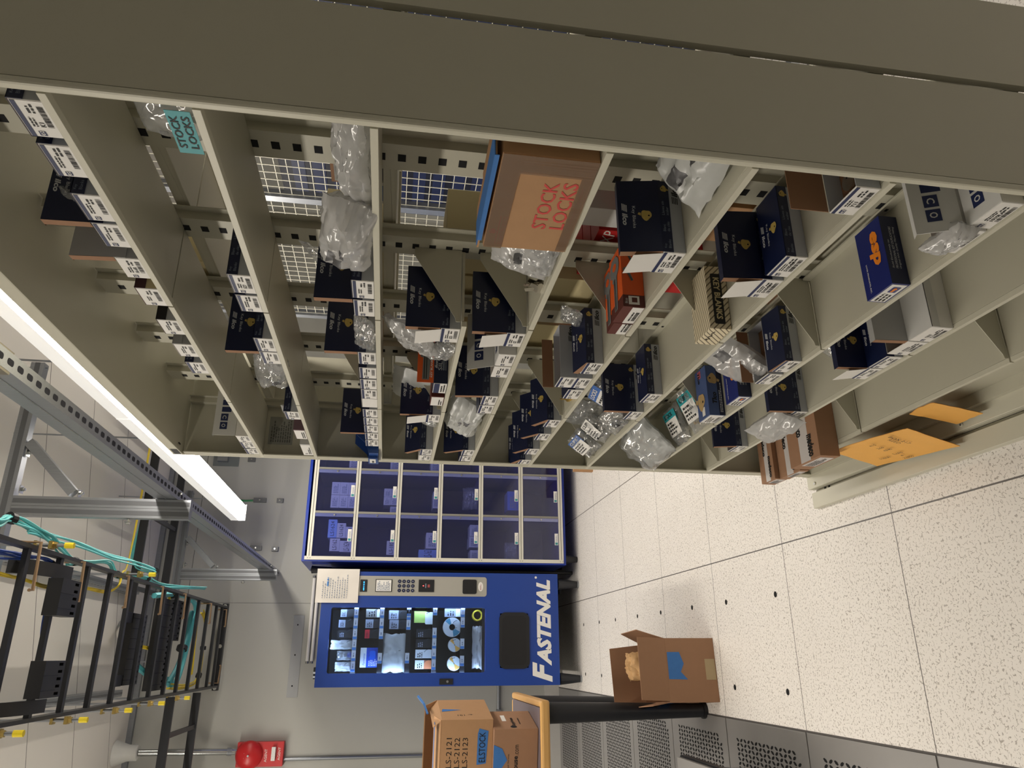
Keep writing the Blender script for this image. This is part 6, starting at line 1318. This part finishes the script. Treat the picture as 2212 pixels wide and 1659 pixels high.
# low wheeled cart corner by the perforated panels
loc = (-0.95, 0.82, 0.0); e = thing('utility_cart', loc, 'low grey cart with black rim at edge of perforated floor panels', 'cart'); b = M(); b.box(-1.25, -0.735, 0.55, 1.10, 0.255, 0.268, perfm); rel(b, loc).build('deck', e)
b = M(); b.rbox(-1.258, -0.727, 0.542, 1.108, 0.235, 0.2549, .02, blk_plastic, 'z', 4); rel(b, loc).build('rim', e)
for x in (-1.2, -0.79):
    for y in (0.60, 1.05): b = M(); b.cyl((x - .012, y, .04), (x + .012, y, .04), .04, .04, blk_plastic, 18); b.box(x - .02, x + .02, y - .015, y + .015, .0805, .2349, steel); b.box(x - .018, x - .013, y - .012, y + .012, .03, .0804, steel); b.box(x + .013, x + .018, y - .012, y + .012, .03, .0804, steel); rel(b, loc).build('caster', e)
# small brown carton on the floor beyond the shelving
simple_box('carton', 'I', 0.10, 0.30, 0.012, 0.30, cardboard, 'flat brown carton end lying on floor by locker bank', x=0.62, z=0.0005) if False else None
loc = (0.70, 3.40, 0.0005); e = thing('carton', loc, 'flat brown carton propped against foot of locker bank', 'box'); b = M(); b.box(0.845, 1.25, 3.02, 3.05, 0.0006, 0.14, cardboard); rel(b, loc).build('panel', e)
# ------------------------------------------------------------------ caged area seen through the shelving
wirem2 = mat('cage_wire', (196, 194, 180), 0.4, var=.03)
loc = (1.55, 0.55, 0); e = thing('cage_panel', loc, 'cream welded wire cage partition seen through the shelves', 'cage'); b = M()
for k in range(49): z = 0.15 + k * 0.05; b.box(1.5485, 1.5515, -1.2, 2.2, z - .0014, z + .0014, wirem2)
for k in range(69): y = -1.2 + k * 0.05; b.box(1.5455, 1.5484, y - .0014, y + .0014, 0.12, 2.6, wirem2)
rel(b, loc).build('mesh', e)
for y in (-1.22, 0.05, 1.02, 2.22): b = M(); b.box(1.53, 1.57, y - .02, y + .02, 0, 2.62, steel); rel(b, loc).build('post', e)
for z in (0.10, 2.61): b = M(); b.box(1.535, 1.565, -1.1999, 2.1999, z - .015, z + .015, steel); rel(b, loc).build('rail', e)
for i, (y0, y1) in enumerate(((-1.1, -0.5), (-0.48, 0.12), (0.14, 0.74), (0.76, 1.36), (1.38, 1.98))):
    loc = (2.5, (y0 + y1) / 2, 0); e = thing('equipment_rack', loc, 'dark equipment rack behind wire cage, ' + ORD[i] + ' from camera end', 'rack', 'racks behind the cage'); b = M(); b.box(2.15, 2.95, y0, y1, 0.0005, 2.1, mat('rack_navy_black', (20, 24, 40), .4)); rel(b, loc).build('cabinet', e)
    b = M(); [b.box(2.146, 2.1499, y0 + .04, y1 - .04, 0.2 + k * .11, 0.27 + k * .11, mat('rack_door_blue', (30, 40, 74), .35)) for k in range(17)]; rel(b, loc).build('vented_door', e)
